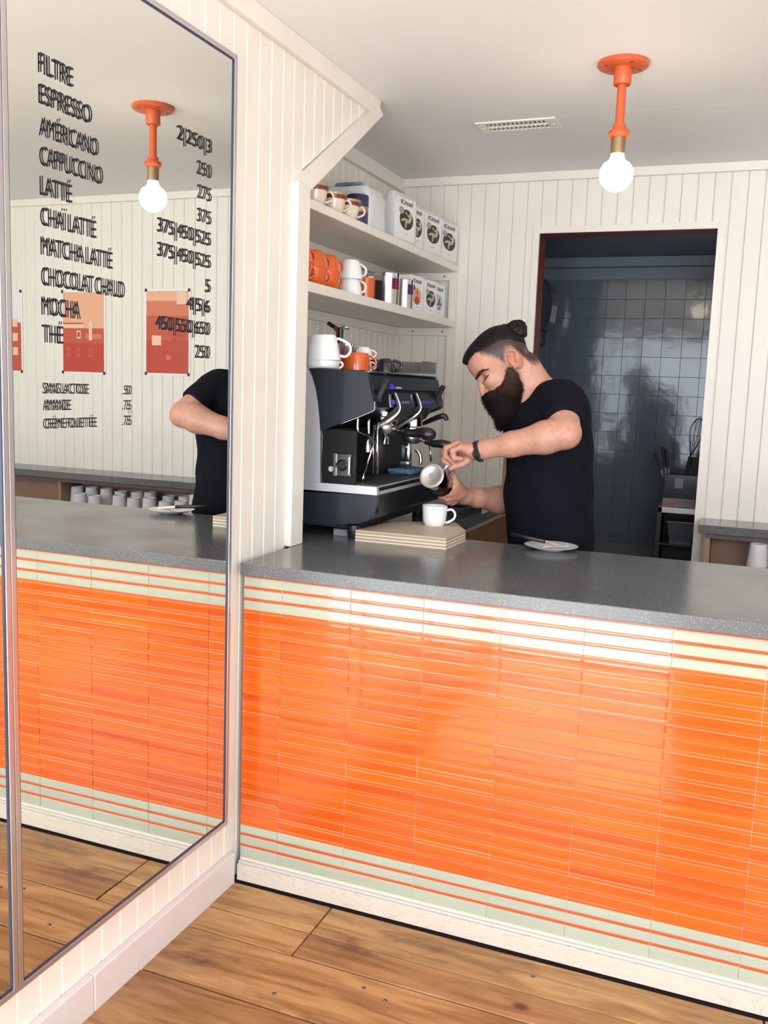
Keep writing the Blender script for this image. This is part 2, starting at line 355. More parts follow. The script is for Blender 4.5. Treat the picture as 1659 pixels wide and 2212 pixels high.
# right wall + front wall with openings
struct('wall_right',B(((XR,YF,0),(XR+.08,YB+.1,ZC))),WHITE)
struct('wall_front',B(((-.1,YF-.1,0),(0,YF,ZC)),((1.06,YF-.1,0),(1.42,YF,ZC)),((1.42,YF-.1,0),(3.16,YF,.55)),((3.16,YF-.1,0),(XR+.1,YF,ZC)),((0,YF-.1,2.15),(1.06,YF,ZC)),((1.42,YF-.1,2.25),(3.16,YF,ZC))),WHITE)
d2=struct('door_2')
for a,b in (((.0,YF-.06,.0),(.05,YF-.01,2.15)),((1.01,YF-.06,.0),(1.06,YF-.01,2.15)),((.05,YF-.06,2.10),(1.01,YF-.01,2.15)),((.05,YF-.06,.0),(1.01,YF-.01,.05))): me_obj('door_frame',B((a,b)),TRIMW,d2)
w1=struct('window_1')
for a,b in (((1.42,YF-.06,.55),(1.47,YF-.01,2.25)),((3.11,YF-.06,.55),(3.16,YF-.01,2.25)),((1.47,YF-.06,2.20),(3.11,YF-.01,2.25)),((1.47,YF-.06,.55),(3.11,YF-.01,.60)),((2.27,YF-.06,.60),(2.31,YF-.01,2.20))): me_obj('window_frame',B((a,b)),TRIMW,w1)
struct('ground_outside',B(((-6,-12,-.16),(9,YF-.1,-.1))),noisy('pavement',(.42,.41,.39),.8))
# ================= KITCHEN beyond the doorway =================
KY=3.0
kw=struct('wall_kitchen_back',B(((-.1,KY+.006,0),(2.0,KY+.08,2.45))),KGR)
T=.1025; kx0=P(1311,640,y=KY).x; kz0=2.066
me_obj('upper_panel',B(((-.1,KY-.004,kz0+.003),(2.0,KY+.006,2.4))),KPAINT,kw)
tm=bpy.data.meshes.new('tile'); b_=B(((.0004,.0,.0004),(T-.0004,.008,T-.0004)),bev=.0009); bmesh.ops.recalc_face_normals(b_,faces=b_.faces); b_.to_mesh(tm); b_.free(); tm.materials.append(KTILE)
for ix in range(-6,9):
    for iz in range(1,15):
        o=bpy.data.objects.new('tile',tm); C.objects.link(o); o.parent=kw; o.location=(kx0+ix*T,KY-.002,kz0-iz*T); o.rotation_euler=(random.uniform(-.004,.004),0,random.uniform(-.004,.004))
struct('ceiling_kitchen',B(((-.1,YB+.11,2.165+.02),(2.0,KY+.1,2.25))),KPAINT)
struct('trim_6',B(((-.1,KY-.05,2.13),(2.0,KY-.004,2.185)),bev=.004),KPAINT)
struct('wall_kitchen_left',B(((-.12,YB+.11,0),(.12,KY+.05,2.4))),KPAINT)
struct('wall_kitchen_right',B(((1.9,YB+.11,0),(2.0,KY+.05,2.4))),KPAINT)
t=thing('towel_dispenser','black wall dispenser half hidden by the red-brown door jamb','dispenser',(.20,2.80,1.78))
pr=[(-.03,0),(.035,0),(.062,.045),(.072,.13),(.062,.21),(.035,.255),(-.03,.265)]
me_obj('housing',prism(pr,-.09,.09,'y'),mat('smoked_plastic',(.035,.04,.05),.2),t); me_obj('rim',tube([(a+.002,-.09,b) for a,b in pr],.006,6),BLKM,t)
me_obj('mount_post',B(((-.06,-.03,-.9),(.0,.03,0))),BLKM,t); me_obj('bracket',B(((-.06,-.05,-.08),(.025,.05,-.002)),bev=.006),BLKM,t)
# rack with utensils
q0=P(1425,1090,y=2.62); q1=P(1500,1090,y=2.62); rx0,rx1,rz=q0.x,q1.x+.10,q0.z
t=thing('wire_rack','dark steel kitchen rack just inside the doorway, box and bin on top','rack',(rx0,2.52,0))
w_=rx1-rx0
for a,b in ((0,0),(w_-.02,0),(0,.30),(w_-.02,.30)): me_obj('post',B(((a,b,0),(a+.02,b+.02,rz-.001))),DCAB,t)
me_obj('shelf',B(((.0,0,rz-.028),(w_,.32,rz)),bev=.002),STEEL,t); me_obj('shelf',B(((.02,.0,rz-.19),(w_-.02,.32,rz-.18))),DCAB,t); me_obj('shelf',B(((.02,.0,rz-.44),(w_-.02,.32,rz-.43))),DCAB,t)
me_obj('side_panel',B(((.0,.02,0),(.012,.30,rz-.03))),DCAB,t); me_obj('back_panel',B(((.0,.315,0),(w_,.325,rz-.03))),DCAB,t)
bx=thing('carton','small grey printed carton on top of the kitchen rack','box',(rx0+.02,2.54,rz))
me_obj('body',B(((0,0,0),(.15,.20,.045)),bev=.002),mat('grey_card',(.22,.22,.23),.6),bx); me_obj('print',B(((.012,-.001,.008),(.028,0,.022)),((.034,-.001,.006),(.055,0,.024)),((.06,-.001,.028),(.14,0,.033))),REDPR,bx)
tr=thing('utensil_bin','clear plastic utensil bin on the carton above the kitchen rack','bin',(rx0+.02,2.55,rz+.046))
bm=B(((0,0,0),(.17,.16,.004)),((0,0,.004),(.003,.16,.115)),((.167,0,.004),(.17,.16,.115)),((.003,0,.004),(.167,.003,.115)),((.003,.157,.004),(.167,.16,.115))); me_obj('tub',bm,mat('smoky_plastic',(.035,.042,.05),.15),tr)
me_obj('painted_glint',B(((.05,-.002,.05),(.09,-.0005,.10))),mat('glint_paint',(.16,.18,.2),.2),tr)  # paler patch on the bin front, a glint put into the colour
for i,(px,py,qx,qy,lb) in enumerate(((1416,978,1436,1016,'leftmost black handled knife in the utensil bin, leaning left'),(1431,965,1440,1016,'middle black handled knife in the utensil bin, tallest of the three'),(1439,969,1446,1016,'rightmost black handled knife of the three, near upright in the bin'))):
    a=P(px,py,y=2.63-.01*i);b=P(qx,qy+30,y=2.63-.01*i); t=thing('knife',lb,'knife',b,group='knives in the utensil bin')
    me_obj('handle',tube([(a-b)*.45,(a-b)*.6,a-b],[.006,.0085,.008],8),BLKM,t,True); me_obj('blade',tube([(0,0,0),(a-b)*.45],.0055,4,flat=.2),mat('dull_steel',(.08,.08,.085),.4,.8),t)
t=thing('whisk','black wire balloon whisk standing in the kitchen utensil bin','whisk',P(1478,1040,y=2.65)); 
a=P(1478,1040,y=2.65); e=P(1512,905,y=2.65)-a
me_obj('handle',tube([e*.05,e*.4],.010,8),mat('brown_handle',(.05,.025,.02),.4),t,True)
bm=bmesh.new(); s1=e.normalized(); s2=s1.orthogonal().normalized(); s3=s1.cross(s2)
for k in range(5):
    d=s2*math.cos(k*PI/5)+s3*math.sin(k*PI/5); tube(spline([e*.38,e*.62+d*.022,e*.85+d*.036,e*1.02,e*.85-d*.036,e*.62-d*.022,e*.38],5),.0013,5,bm)
me_obj('wires',bm,BLKM,t)
t=thing('spatula','dark spatula behind the whisk in the kitchen bin','spatula',P(1498,1030,y=2.68)); me_obj('blade',B(((-.02,-.002,.03),(.03,.002,.10)),bev=.0015),BLKM,t); me_obj('shaft',tube([(0,0,-.03),(0,0,.04)],.004,6),BLKM,t)
for i,(dx,dz,lb) in enumerate(((.02,rz-.43,'clear food tub on the lower shelf of the kitchen rack, left one'),(.045,rz-.18,'clear shallow container on the middle shelf of the kitchen rack'))):
    t=thing('food_container',lb,'container',(rx0+dx,2.56,dz)); me_obj('tub',prism([(.02,0),(.12,0),(.135,.10),(.005,.10)],0,.16,'y'),mat('dim_plastic',(.07,.085,.10),.15),t); me_obj('rim',B(((-.002,-.006,.10),(.142,.166,.108)),bev=.002),mat('dim_rim',(.13,.15,.17),.2),t)
# ================= COUNTER =================
ZT,ZB,ZK=.9452,.9037,.0595; CXE=2.75; TW=.2076; TX=.1411
ct=thing('service_counter','long service counter faced in glossy orange and cream tiles','counter',(0,0,0))
me_obj('carcass',B(((.012,.012,0.02),(CXE,.64,.909))),GROUT,ct); me_obj('grout_bed',B(((.0205,-.0038,ZK),(CXE,.012,.905))),GROUT,ct)
me_obj('kickboard',B(((.0205,-.022,.004),(CXE,.012,.0535)),bev=.0015),KICK,ct); me_obj('ledge_strip',B(((.0205,-.014,.0535),(CXE,.006,.0595)),bev=.001),mat('pale_grey_strip',(.52,.52,.50),.4),ct)
per=(ZB-ZK)/25.3; nar=per*.27; wid=per*.73; zt=.9105
def tmesh(w,h,m,name='tile',dep=.0055):
    bm=bmesh.new(); g=.0004
    c=.0011; prof=[(g,.003),(g,-dep+c),(g+c,-dep)]
    def loop(ins,y): return [bm.verts.new(p) for p in ((ins,y,ins),(w-ins,y,ins),(w-ins,y,h-ins),(ins,y,h-ins))]
    ls=[loop(a,b) for a,b in prof]; 
    xs=[.3,.6]
    for a,b in zip(ls,ls[1:]):
        for i in range(4): bm.faces.new((a[i],a[(i+1)%4],b[(i+1)%4],b[i]))
    l4=loop(g+c+h*.22,-dep-.00012)
    for i in range(4): bm.faces.new((ls[-1][i],ls[-1][(i+1)%4],l4[(i+1)%4],l4[i]))
    bm.faces.new(l4)
    for f in bm.faces:f.smooth=False
    bmesh.ops.recalc_face_normals(bm,faces=bm.faces)
    me=bpy.data.meshes.new(name); bm.to_mesh(me); bm.free(); me.materials.append(m); return me
wideO=tmesh(TW,wid,ORANGE); wideC=tmesh(TW,wid,CREAM); lastC=tmesh(TW,wid+.009,CREAM)
cols=[(.0205,TX-.0205)]+[(TX+i*TW,TW) for i in range(13)]
stuffN=bmesh.new(); stuffO=bmesh.new(); tmpn={}
def addmesh(bm,me,loc,sx):
    n0=len(bm.verts); bm.from_mesh(me); 
    bm.verts.ensure_lookup_table()
    for v in bm.verts[n0:]: v.co=Vector((v.co.x*sx+loc[0],v.co.y+loc[1],v.co.z+loc[2]))
narM=tmesh(TW,nar,ORANGED,dep=.0052); narM2=tmesh(TW,nar,ORANGE,dep=.0054); stuffF=bmesh.new()
for ci,(cx,cw) in enumerate(cols):
    if cx+cw>CXE: break
    z=zt; sx=cw/TW
    for r in range(26):
        z-=nar; jz=random.uniform(-.0005,.0005)
        addmesh(stuffN if (r<3 or r>22) else stuffF,narM2 if 2<r<23 else narM,(cx,random.uniform(-.0006,.0003),z),sx)
        if r<3 or r>=22: me=wideC if r<24 else lastC
        else: me=wideO
        z-=wid
        if r==24: z-=.009
        last=r==24
        if ci<=9:
            o=bpy.data.objects.new('tile',me); C.objects.link(o); o.parent=ct; o.location=(cx,random.uniform(-.0012,.0006),z); o.scale.x=sx
            o.rotation_euler=(random.gauss(0,.0045),0,random.gauss(0,.0012)); 
        else: addmesh(stuffO if me is wideO else stuffO,me,(cx,0,z),sx)
        if last: break
me_obj('thin_tiles',stuffN,ORANGED,ct)['kind']='stuff'
me_obj('field_thin_tiles',stuffF,ORANGE,ct)['kind']='stuff'
me_obj('end_tiles',stuffO,ORANGE,ct)['kind']='stuff'
wt=thing('worktop','thick grey terrazzo worktop with white specks on the orange counter','worktop',(0,0,0))
bm=B(((.0205,-.027,.9105),(CXE+.02,.7295,ZT)),bev=.002); me_obj('slab',bm,TERR,wt)
me_obj('return_slab',B(((XN+.001,.36,.9105),(.0200,.7295,ZT)),((XN+.001,.73,.9105),(.318,YB-.024,ZT))),TERR,wt)
# return cabinet
rc=thing('back_cabinet','brown wooden cabinet under the espresso machine worktop','cabinet',(0,0,0))
me_obj('body',B(((XN+.002,.74,.0),(.285,YB-.024,.9095))),BROWN,rc); me_obj('front_panel',B(((.285,.74,.02),(.300,YB-.024,.905))),BROWN,rc); me_obj('edge_strip',B(((.300,.74,.893),(.312,YB-.024,.9095))),mat('pale_edge',(.42,.32,.2),.6),rc)
# ================= MIRRORS WITH MENU =================
def make_mirror(y0,y1,z0,z1,label):
    t=thing('wall_mirror',label,'mirror',(0.001,y0,z0)); w=y1-y0;h=z1-z0
    me_obj('mirror_glass',B(((.0,.006,.006),(.0235,w-.006,h-.006))),MIRROR,t)
    f=.0125
    for a,b in (((0,0,0),(.0285,f,h)),((0,w-f,0),(.0285,w,h)),((0,f,0),(.0285,w-f,f)),((0,f,h-f),(.0285,w-f,h))): me_obj('frame',B((a,b),bev=.001),ALU,t)
    g=.003
    for a,b in (((.0236,f,f),(.0262,f+g,h-f)),((.0236,w-f-g,f),(.0262,w-f,h-f)),((.0236,f+g,f),(.0262,w-f-g,f+g)),((.0236,f+g,h-f-g),(.0262,w-f-g,h-f))): me_obj('gasket',B((a,b)),ALUD,t)
    return t
m1=make_mirror(-.8885,-.0895,.207,2.259,'tall aluminium framed wall mirror lettered with the drinks menu')
make_mirror(-1.69,-.8905,.207,2.259,'second framed wall mirror cut off at the left edge, without lettering')
make_mirror(-2.492,-1.692,.207,2.259,'third framed wall mirror, outside the left edge of the photo')
rowsT=[('FILTRE',-.700),('ESPRESSO',-.645),('AMÉRICANO',-.625),('CAPPUCCINO',-.612),('LATTÉ',-.7065),('CHAÏ LATTÉ',-.6345),('MATCHA LATTÉ',-.583),('CHOCOLAT CHAUD',-.542),('MOCHA',-.685),('THÉ',-.736)]
tops=[2.036,1.981,1.923,1.870,1.816,1.7595,1.7046,1.648,1.592,1.540]
items=[]
for (s,y1),zt_ in zip(rowsT,tops):
    acc=any(ch in 'ÉÏ' for ch in s); items.append((s,-.791,y1,zt_-.035,zt_+(.0085 if acc else 0)))
for s,a,zt_ in (('2|250|3',-.345,2.022),('250',-.262,1.967),('275',-.259,1.912),('375',-.259,1.857),('375|450|525',-.42,1.802),('375|450|525',-.42,1.748),('5',-.221,1.693),('4|5|6',-.301,1.639),('450|550|650',-.426,1.584),('250',-.264,1.530)): items.append((s,a,-.201,zt_-.032-(.006 if '|' in s else 0),zt_+(.004 if '|' in s else 0)))
for s,a,b,c,d in (('SANS LACTOSE',-.791,-.661,1.4065,1.4275),('AMANDE',-.791,-.716,1.374,1.395),('CRÈME FOUETTÉE',-.791,-.637,1.338,1.3635),('.50',-.546,-.518,1.4065,1.4265),('.75',-.546,-.520,1.373,1.394),('.75',-.546,-.520,1.339,1.360)): items.append((s,a,b,c,d))
for s,a,b,c,d in items:
    bm=text_mesh(s,b-a,d-c,.0005,bold=0,spacing=.93 if len(s)>3 else 1); place_bm(bm,Matrix.Translation((.0258,a+.8885,c-.207))@MXP); me_obj('menu_lettering',bm,BLACK,m1)
# ================= POSTERS on back wall (seen in the mirror) =================
def poster(x0,x1,z0,z1,kind,label):
    t=thing('poster',label,'poster',(x0,YB-.0035,z0),group='red duotone posters on the back wall'); w=x1-x0;h=z1-z0
    me_obj('sheet',B(((0,0,0),(w,.0015,h))),PAPER,t); mg=.012
    sky=mat('poster_peach',(.80,.42,.26),.5); bm=mat('poster_red',(.54,.095,.05),.5); b2=mat('poster_deep_red',(.50,.055,.035),.5); lt=mat('poster_light',(.82,.55,.40),.5); pk=mat('poster_mid',(.64,.19,.11),.5)
    def rc_(a,b,c,d,m,k,name='print'): me_obj(name,B(((mg+a*(w-2*mg),-.0004*k,mg+b*(h-2*mg)),(mg+c*(w-2*mg),-.0004*(k-1),mg+d*(h-2*mg)))),m,t)
    if kind=='house':
        rc_(0,0,1,1,sky,1); rc_(0,0,1,.55,bm,2); rc_(.5,.0,1,.62,bm,3); rc_(0,0,1,.36,b2,4); rc_(.48,.55,1,.60,lt,5)
        for a,b in ((.56,.42),): rc_(a,b,a+.1,b+.1,lt,5,'painted_window'); rc_(a+.02,b+.02,a+.08,b+.08,b2,6,'painted_window')
        for a in (.28,.58,.82): rc_(a,.20,a+.08,.30,pk,6,'painted_window'); rc_(a+.015,.21,a+.065,.29,b2,7,'painted_window')
        rc_(.28,.40,.36,.56,lt,6); rc_(.05,.42,.45,.48,pk,5)
        me_obj('print',prism([(.25*w,.56*h),(.40*w,.56*h),(.325*w,.66*h)],-.0028,-.002,'y'),lt,t)
    elif kind=='stairs':
        rc_(0,0,1,1,sky,1); rc_(0,0,1,.88,pk,2); rc_(0,0,1,.70,bm,3); rc_(0,0,1,.40,b2,4)
        rc_(.06,.84,.28,.99,lt,3)
        me_obj('print',prism([(.05*w,.62*h),(.10*w,.62*h),(.45*w,.36*h),(.40*w,.36*h)],-.0026,-.0018,'y'),b2,t)
        rc_(.64,.34,.86,.46,lt,6,'painted_window'); rc_(.08,.44,.22,.58,b2,5,'painted_window'); rc_(.3,.5,.45,.62,b2,5,'painted_window'); rc_(.42,.16,.52,.22,pk,6)
        for k in range(5): rc_(.3,.47+.03*k,.98,.475+.03*k,b2,6)
    else:
        rc_(0,0,1,1,mat('poster_white',(.8,.76,.76),.5),1)
        me_obj('print',prism([(mg,mg),(w-mg,mg),(w-mg,h*.95),(w*.7,h*.80),(w*.72,h*.72),(mg,h*.60)][:6],-.001,-.0003,'y'),bm,t)
        for b in (.2,.38,.56): rc_(.1,b,.25,b+.1,lt,5,'painted_window'); rc_(.6,b,.75,b+.1,lt,5,'painted_window')
    for a,b in ((.01,.008),(w-.01,.008),(.01,h-.008),(w-.01,h-.008)): me_obj('clip',B(((a-.006,-.005,b-.008),(a+.006,.0,b+.008)),bev=.001),BLKM,t)
    return t
poster(1.571,1.866,1.467,1.930,'stairs','red duotone poster of an outside staircase, nearest the kitchen doorway')
poster(2.126,2.434,1.460,1.926,'house','red duotone poster of a turreted brick house, middle of the three')
poster(2.715,2.985,1.455,1.930,'row','red duotone poster of a brick row against white sky, furthest from the doorway')
hk=thing('wall_hook','small steel hook screwed into the back wall','hook',(1.955,YB-.004,1.262)); me_obj('stem',tube([(0,0,0),(0,-.012,0)],.003,6),STEEL,hk); me_obj('curl',tube(spline([(0,-.012,.012),(.006,-.018,.004),(.004,-.02,-.008),(0,-.012,-.012)],4),.002,6),STEEL,hk)
# ================= BACK COUNTER with cups =================
BZ=.922; BY=P(1509,1133,z=BZ).y; BX=P(1509,1133,z=BZ).x
t=thing('back_counter','grey topped back counter with open wooden shelf, right of the doorway','counter',(0,0,0))
me_obj('top_slab',B(((BX,BY,BZ-.036),(XR-.001,YB-.001,BZ)),bev=.002),TERR,t)
me_obj('side_panel',B(((BX+.03,BY+.03,0),(BX+.05,YB-.001,BZ-.037))),CUBBY,t); me_obj('front_rail',B(((BX+.03,BY+.02,BZ-.056),(XR-.001,BY+.04,BZ-.037))),mat('dark_rail',(.10,.08,.08),.5),t)
me_obj('shelf',B(((BX+.051,BY+.04,.60),(XR-.001,YB-.03,.62))),CUBBY,t); me_obj('back_panel',B(((BX+.051,YB-.028,.0),(XR-.001,YB-.012,BZ-.038))),CUBBY,t)
me_obj('divider',B(((2.28,BY+.045,.62),(2.30,YB-.03,BZ-.038))),CUBBY,t); me_obj('lower_body',B(((BX+.051,BY+.05,0),(XR-.001,YB-.03,.60))),CUBBY,t)
cupbm=lathe([(.0,.086),(.0295,.086),(.030,.0905),(.033,.0905),(.0405,.004),(.0418,.004),(.0425,0),(.0395,0),(.030,.084),(.0,.084)],24)
nmF=['furthest from the doorway','second from the far end','third from the far end','middle one','third from the doorway side','second from the doorway side','nearest the doorway side']
cup0=None
def cups(xs,yo,tops,row):
    global cup0
    for i,(x,top) in enumerate(zip(xs,tops)):
        for L in range(2):
            zz=top-.0905-L*.012; lb='%s white paper cup, %s row, %s'%(['top','second'][L],row,nmF[i] if i<len(nmF) else 'by the cabinet side')
            if cup0 is None: cup0=me_obj('paper_cup',cupbm,PCUP,None,True); cup0.location=(x,yo,zz); tag(cup0,lb,'cup','inverted paper cups in the back counter')
            else: dup(cup0,(x,yo,zz),label=lb)
        st=me_obj('paper_cup_stack',lathe([(.0,top-.104),(.0395,top-.104)]+sum([[(.0425,top-.106-k*.012),(.0400,top-.110-k*.012)] for k in range(int((top-.106-.632)/.012))],[])+[(.0425,.6215),(0,.6215)],20),PCUP,None,True); st.location=(x,yo,0)
        tag(st,'lower cups of a paper cup stack, %s row, %s'%(row,nmF[i] if i<len(nmF) else 'by the cabinet side'),'cups','lower parts of paper cup stacks')
cups((2.121,2.022,1.861,1.768,1.668,1.569,1.470),1.82,(.812,.808,.822,.815,.822,.812,.822),'front'); cups((2.235,2.135,2.035,1.94,1.83,1.745,1.625,1.525),1.935,(.832,.836,.836,.828,.832,.838,.826,.832),'rear')
cups((1.375,),1.815,(.862,),'near'); cups((1.425,),1.93,(.86,),'back near')
# ================= LAMP, VENT =================
LX,LY=.8646,.730
t=thing('ceiling_lamp','orange pipe ceiling lamp with a bare glowing globe bulb','lamp',(LX,LY,ZC-.001))
bm=lathe([(0,0),(.074,0),(.0755,-.004),(.0755,-.010),(.072,-.013),(.030,-.015),(0,-.015)],40); me_obj('flange',bm,LORG,t,True)
for k in range(4):
    a=k*PI/2+.6; me_obj('screw',lathe([(0,-.016),(.004,-.0155),(.005,-.013),(.005,-.012)],10,c=(.055*math.cos(a),.055*math.sin(a),0)),mat('dark_screw',(.12,.03,.02),.5),t,True)
me_obj('collar',lathe([(0,-.014),(.026,-.014),(.0265,-.060),(.024,-.064),(.014,-.064),(0,-.064)],28),LORG,t,True)
me_obj('pipe',lathe([(0,-.05),(.0135,-.05),(.0135,-.195),(0,-.195)],24),LORG,t,True)
me_obj('coupling',lathe([(0,-.178),(.020,-.178),(.0205,-.190),(.021,-.193),(.029,-.194),(.031,-.198),(.031,-.206),(.027,-.210),(.027,-.214),(0,-.214)],28),LORG,t,True)
me_obj('socket',lathe([(0,-.2145),(.0215,-.2145),(.0215,-.262),(0,-.262)],24),BRASS,t,True)
pr=[(0,-.2625),(.019,-.2625),(.0195,-.268),(.024,-.279),(.034,-.288)]
for k in range(0,15): a=.72-k*(.72+PI/2)/14; pr.append((.0505*math.cos(a),-.3225+.0505*math.sin(a)))
me_obj('bulb',lathe(pr,32),BULB,t,'all')
v=thing('ceiling_vent','white louvred air vent set in the ceiling','vent',(.262,1.215,ZC-.001)); 
me_obj('frame',B(((0,0,-.006),(.30,.018,0)),((0,.112,-.006),(.30,.13,0)),((0,.018,-.006),(.035,.112,0)),((.265,.018,-.006),(.30,.112,0)),bev=.0015),TRIMW,v)
me_obj('recess',B(((.036,.019,-.0005),(.264,.111,.0004))),mat('vent_shadow',(.10,.10,.10),.8),v)  # flat dark sheet, shade behind the slats put into its colour
for k in range(14): x=.042+k*.0166; me_obj('slat',B(((x,.019,-.006),(x+.006,.111,-.001))),TRIMW,v)
me_obj('crossbar',B(((.036,.060,-.007),(.264,.070,-.001))),TRIMW,v)
for x in (.017,.283): me_obj('screw',lathe([(0,-.009),(.004,-.008),(.005,-.006)],8,c=(x,.065,0)),TRIMW,v,True)
# ================= SHELVES =================
SX=-.037
def shelf(z0,z1,label):
    t=thing('wall_shelf',label,'shelf',(0,0,0)); me_obj('board',B(((XN+.001,.312,z0),(SX,YB-.001,z1)),bev=.0025),TRIMW,t)
    me_obj('cleat',B(((XN+.001,YB-.022,z0-.038),(SX-.035,YB-.001,z0-.001)),bev=.001),TRIMW,t)
    me_obj('cleat',B(((XN+.001,.36,z0-.038),(XN+.018,YB-.023,z0-.001)),bev=.001),TRIMW,t)
    for x in (-.10,-.25): me_obj('screw',lathe([(0,.002),(.004,.0015),(.004,0)],8,M=Matrix.Translation((x,YB-.0225,z0-.02))@Matrix.Rotation(PI/2,4,'X')),BLKM,t)
    return t
ZS1,ZS2=2.0235,1.770
shelf(ZS1-.030,ZS1,'upper white painted shelf holding coffee bags and patterned cups'); shelf(ZS2-.033,ZS2,'lower white painted shelf holding orange cups, tins and cartons')
struct('trim_7',B(((SX-.037,YB-.024,.95),(SX-.001,YB-.0005,ZS1-.031))),TRIMW)
# ================= CUPS =================
def cup_parts(t,r0,r1,h,m,hr=.022,hz=.5,ht=.0042,curve=.35,M=None,hm=None,hdir=(1,0)):
    prof=[(0,.002),(r0*.8,.002),(r0*.85,0),(r0*.95,.0)]
    for k in range(9):
        u=k/8; rr=r0+(r1-r0)*(u**curve); prof.append((rr,.003+(h-.003)*u))
    prof+=[(r1-.001,h+.0012),(r1-.003,h)]
    for k in range(8,-1,-1):
        u=k/8; rr=r0+(r1-r0)*(u**curve)-.0035; prof.append((rr,.006+(h-.006)*u-.0001))
    prof.append((0,.006))
    b=me_obj('body',lathe(prof,36,M=M),m,t,True)
    zc=h*hz; ra=r0+(r1-r0)*((min(1,(zc+hr*.8)/h))**curve)-.002; rb=r0+(r1-r0)*((max(.02,(zc-hr*.8)/h))**curve)-.002
    pts=[(ra,0,zc+hr*.85),(ra+hr*.75,0,zc+hr*.95),(ra+hr*1.25,0,zc+hr*.35),(ra+hr*1.1,0,zc-hr*.4),(rb+hr*.4,0,zc-hr*.95),(rb,0,zc-hr)]
    bm=tube(spline(pts,5),ht,8,flat=1.3)
    hobj=me_obj('handle',bm,hm or m,t,'all')
    a=math.atan2(hdir[1]*(-1 if M is not None else 1),hdir[0]); hm_=Matrix.Rotation(a,4,'Z')
    if M is not None: hm_=M@hm_
    hobj.data.transform(hm_)
    return b
FL=Matrix.Rotation(PI,4,'X')
def cup(name,label,loc,r0,r1,h,m,up=True,group=None,hd=(1,0),rot=None,**k):
    t=thing(name,label,'cup',loc,group=group,rot=rot)
    cup_parts(t,r0,r1,h,m,M=None if up else Matrix.Translation((0,0,h))@FL,hdir=hd,**k); return t
# patterned cups on the upper shelf (camera side), front of shelf at x=-.037
for (px,lb) in ((686,'cream cup with maroon and gold rim, first from the post'),(726,'cream cup with maroon and gold rim, middle of the three on the upper shelf'),(757,'cream cup with maroon and gold rim, in front of the indigo tin')):
    q=P(px,440,x=-.085); t=thing('patterned_cup',lb,'cup',(-.085,q.y-.02,ZS1),group='patterned cups on the upper shelf')
    cup_parts(t,.026,.044,.070,PORCC,hr=.018,hz=.5,curve=.55,hdir=(.75,.66))
    me_obj('maroon_band',lathe([(.0425,.050),(.0436,.0495),(.0448,.062),(.0437,.063)],36),MAROON,t,True); me_obj('gold_band',lathe([(.0437,.0632),(.0450,.0625),(.0455,.0705),(.0442,.0705)],36),GOLDP,t,True)
t=thing('indigo_tin','indigo patterned round tin with a gold band beside the white bag','tin',(-.12,P(771,480,x=-.12).y,ZS1))
me_obj('body',lathe([(0,0),(.040,0),(.041,.003),(.041,.060),(0,.060)],36),INDIGO,t,True); me_obj('gold_band',lathe([(.0414,.059),(.042,.060),(.042,.078),(.0414,.079),(0,.079)],36),GOLDP,t,True); me_obj('lid',lathe([(0,.079),(.042,.079),(.042,.118),(.039,.122),(0,.122)],36),INDIGO,t,True)
# big white bag
yb0,yb1=P(790,420,x=-.09).y,P(862,430,x=-.06).y
t=thing('coffee_sack','large crumpled white bag with blue folded top on the upper shelf','bag',(-.19,yb0+.01,ZS1))
def crumple(bm,amp,seed,sc=14):
    from mathutils import noise as nz
    for v in bm.verts: v.co+=Vector((nz.noise(v.co*sc+Vector((seed,0,0))),nz.noise(v.co*sc+Vector((0,seed,5))),nz.noise(v.co*sc+Vector((3,0,seed)))*.3))*amp
L_=yb1-yb0-.10
bm=B(((-.09,0,0),(.115,L_,.165)),bev=.012); bmesh.ops.subdivide_edges(bm,edges=bm.edges,cuts=5,use_grid_fill=True); crumple(bm,.006,3)
for v in bm.verts:
    if v.co.z>.13: v.co.x*=.86
    v.co.z=max(v.co.z,0)
me_obj('sack_body',bm,BAGP,t,'all')
bm=B(((-.045,.015,.166),(.07,L_-.05,.178)),bev=.003); bmesh.ops.subdivide_edges(bm,edges=bm.edges,cuts=4,use_grid_fill=True); crumple(bm,.009,8,30); me_obj('folded_top',bm,BLUEP,t)
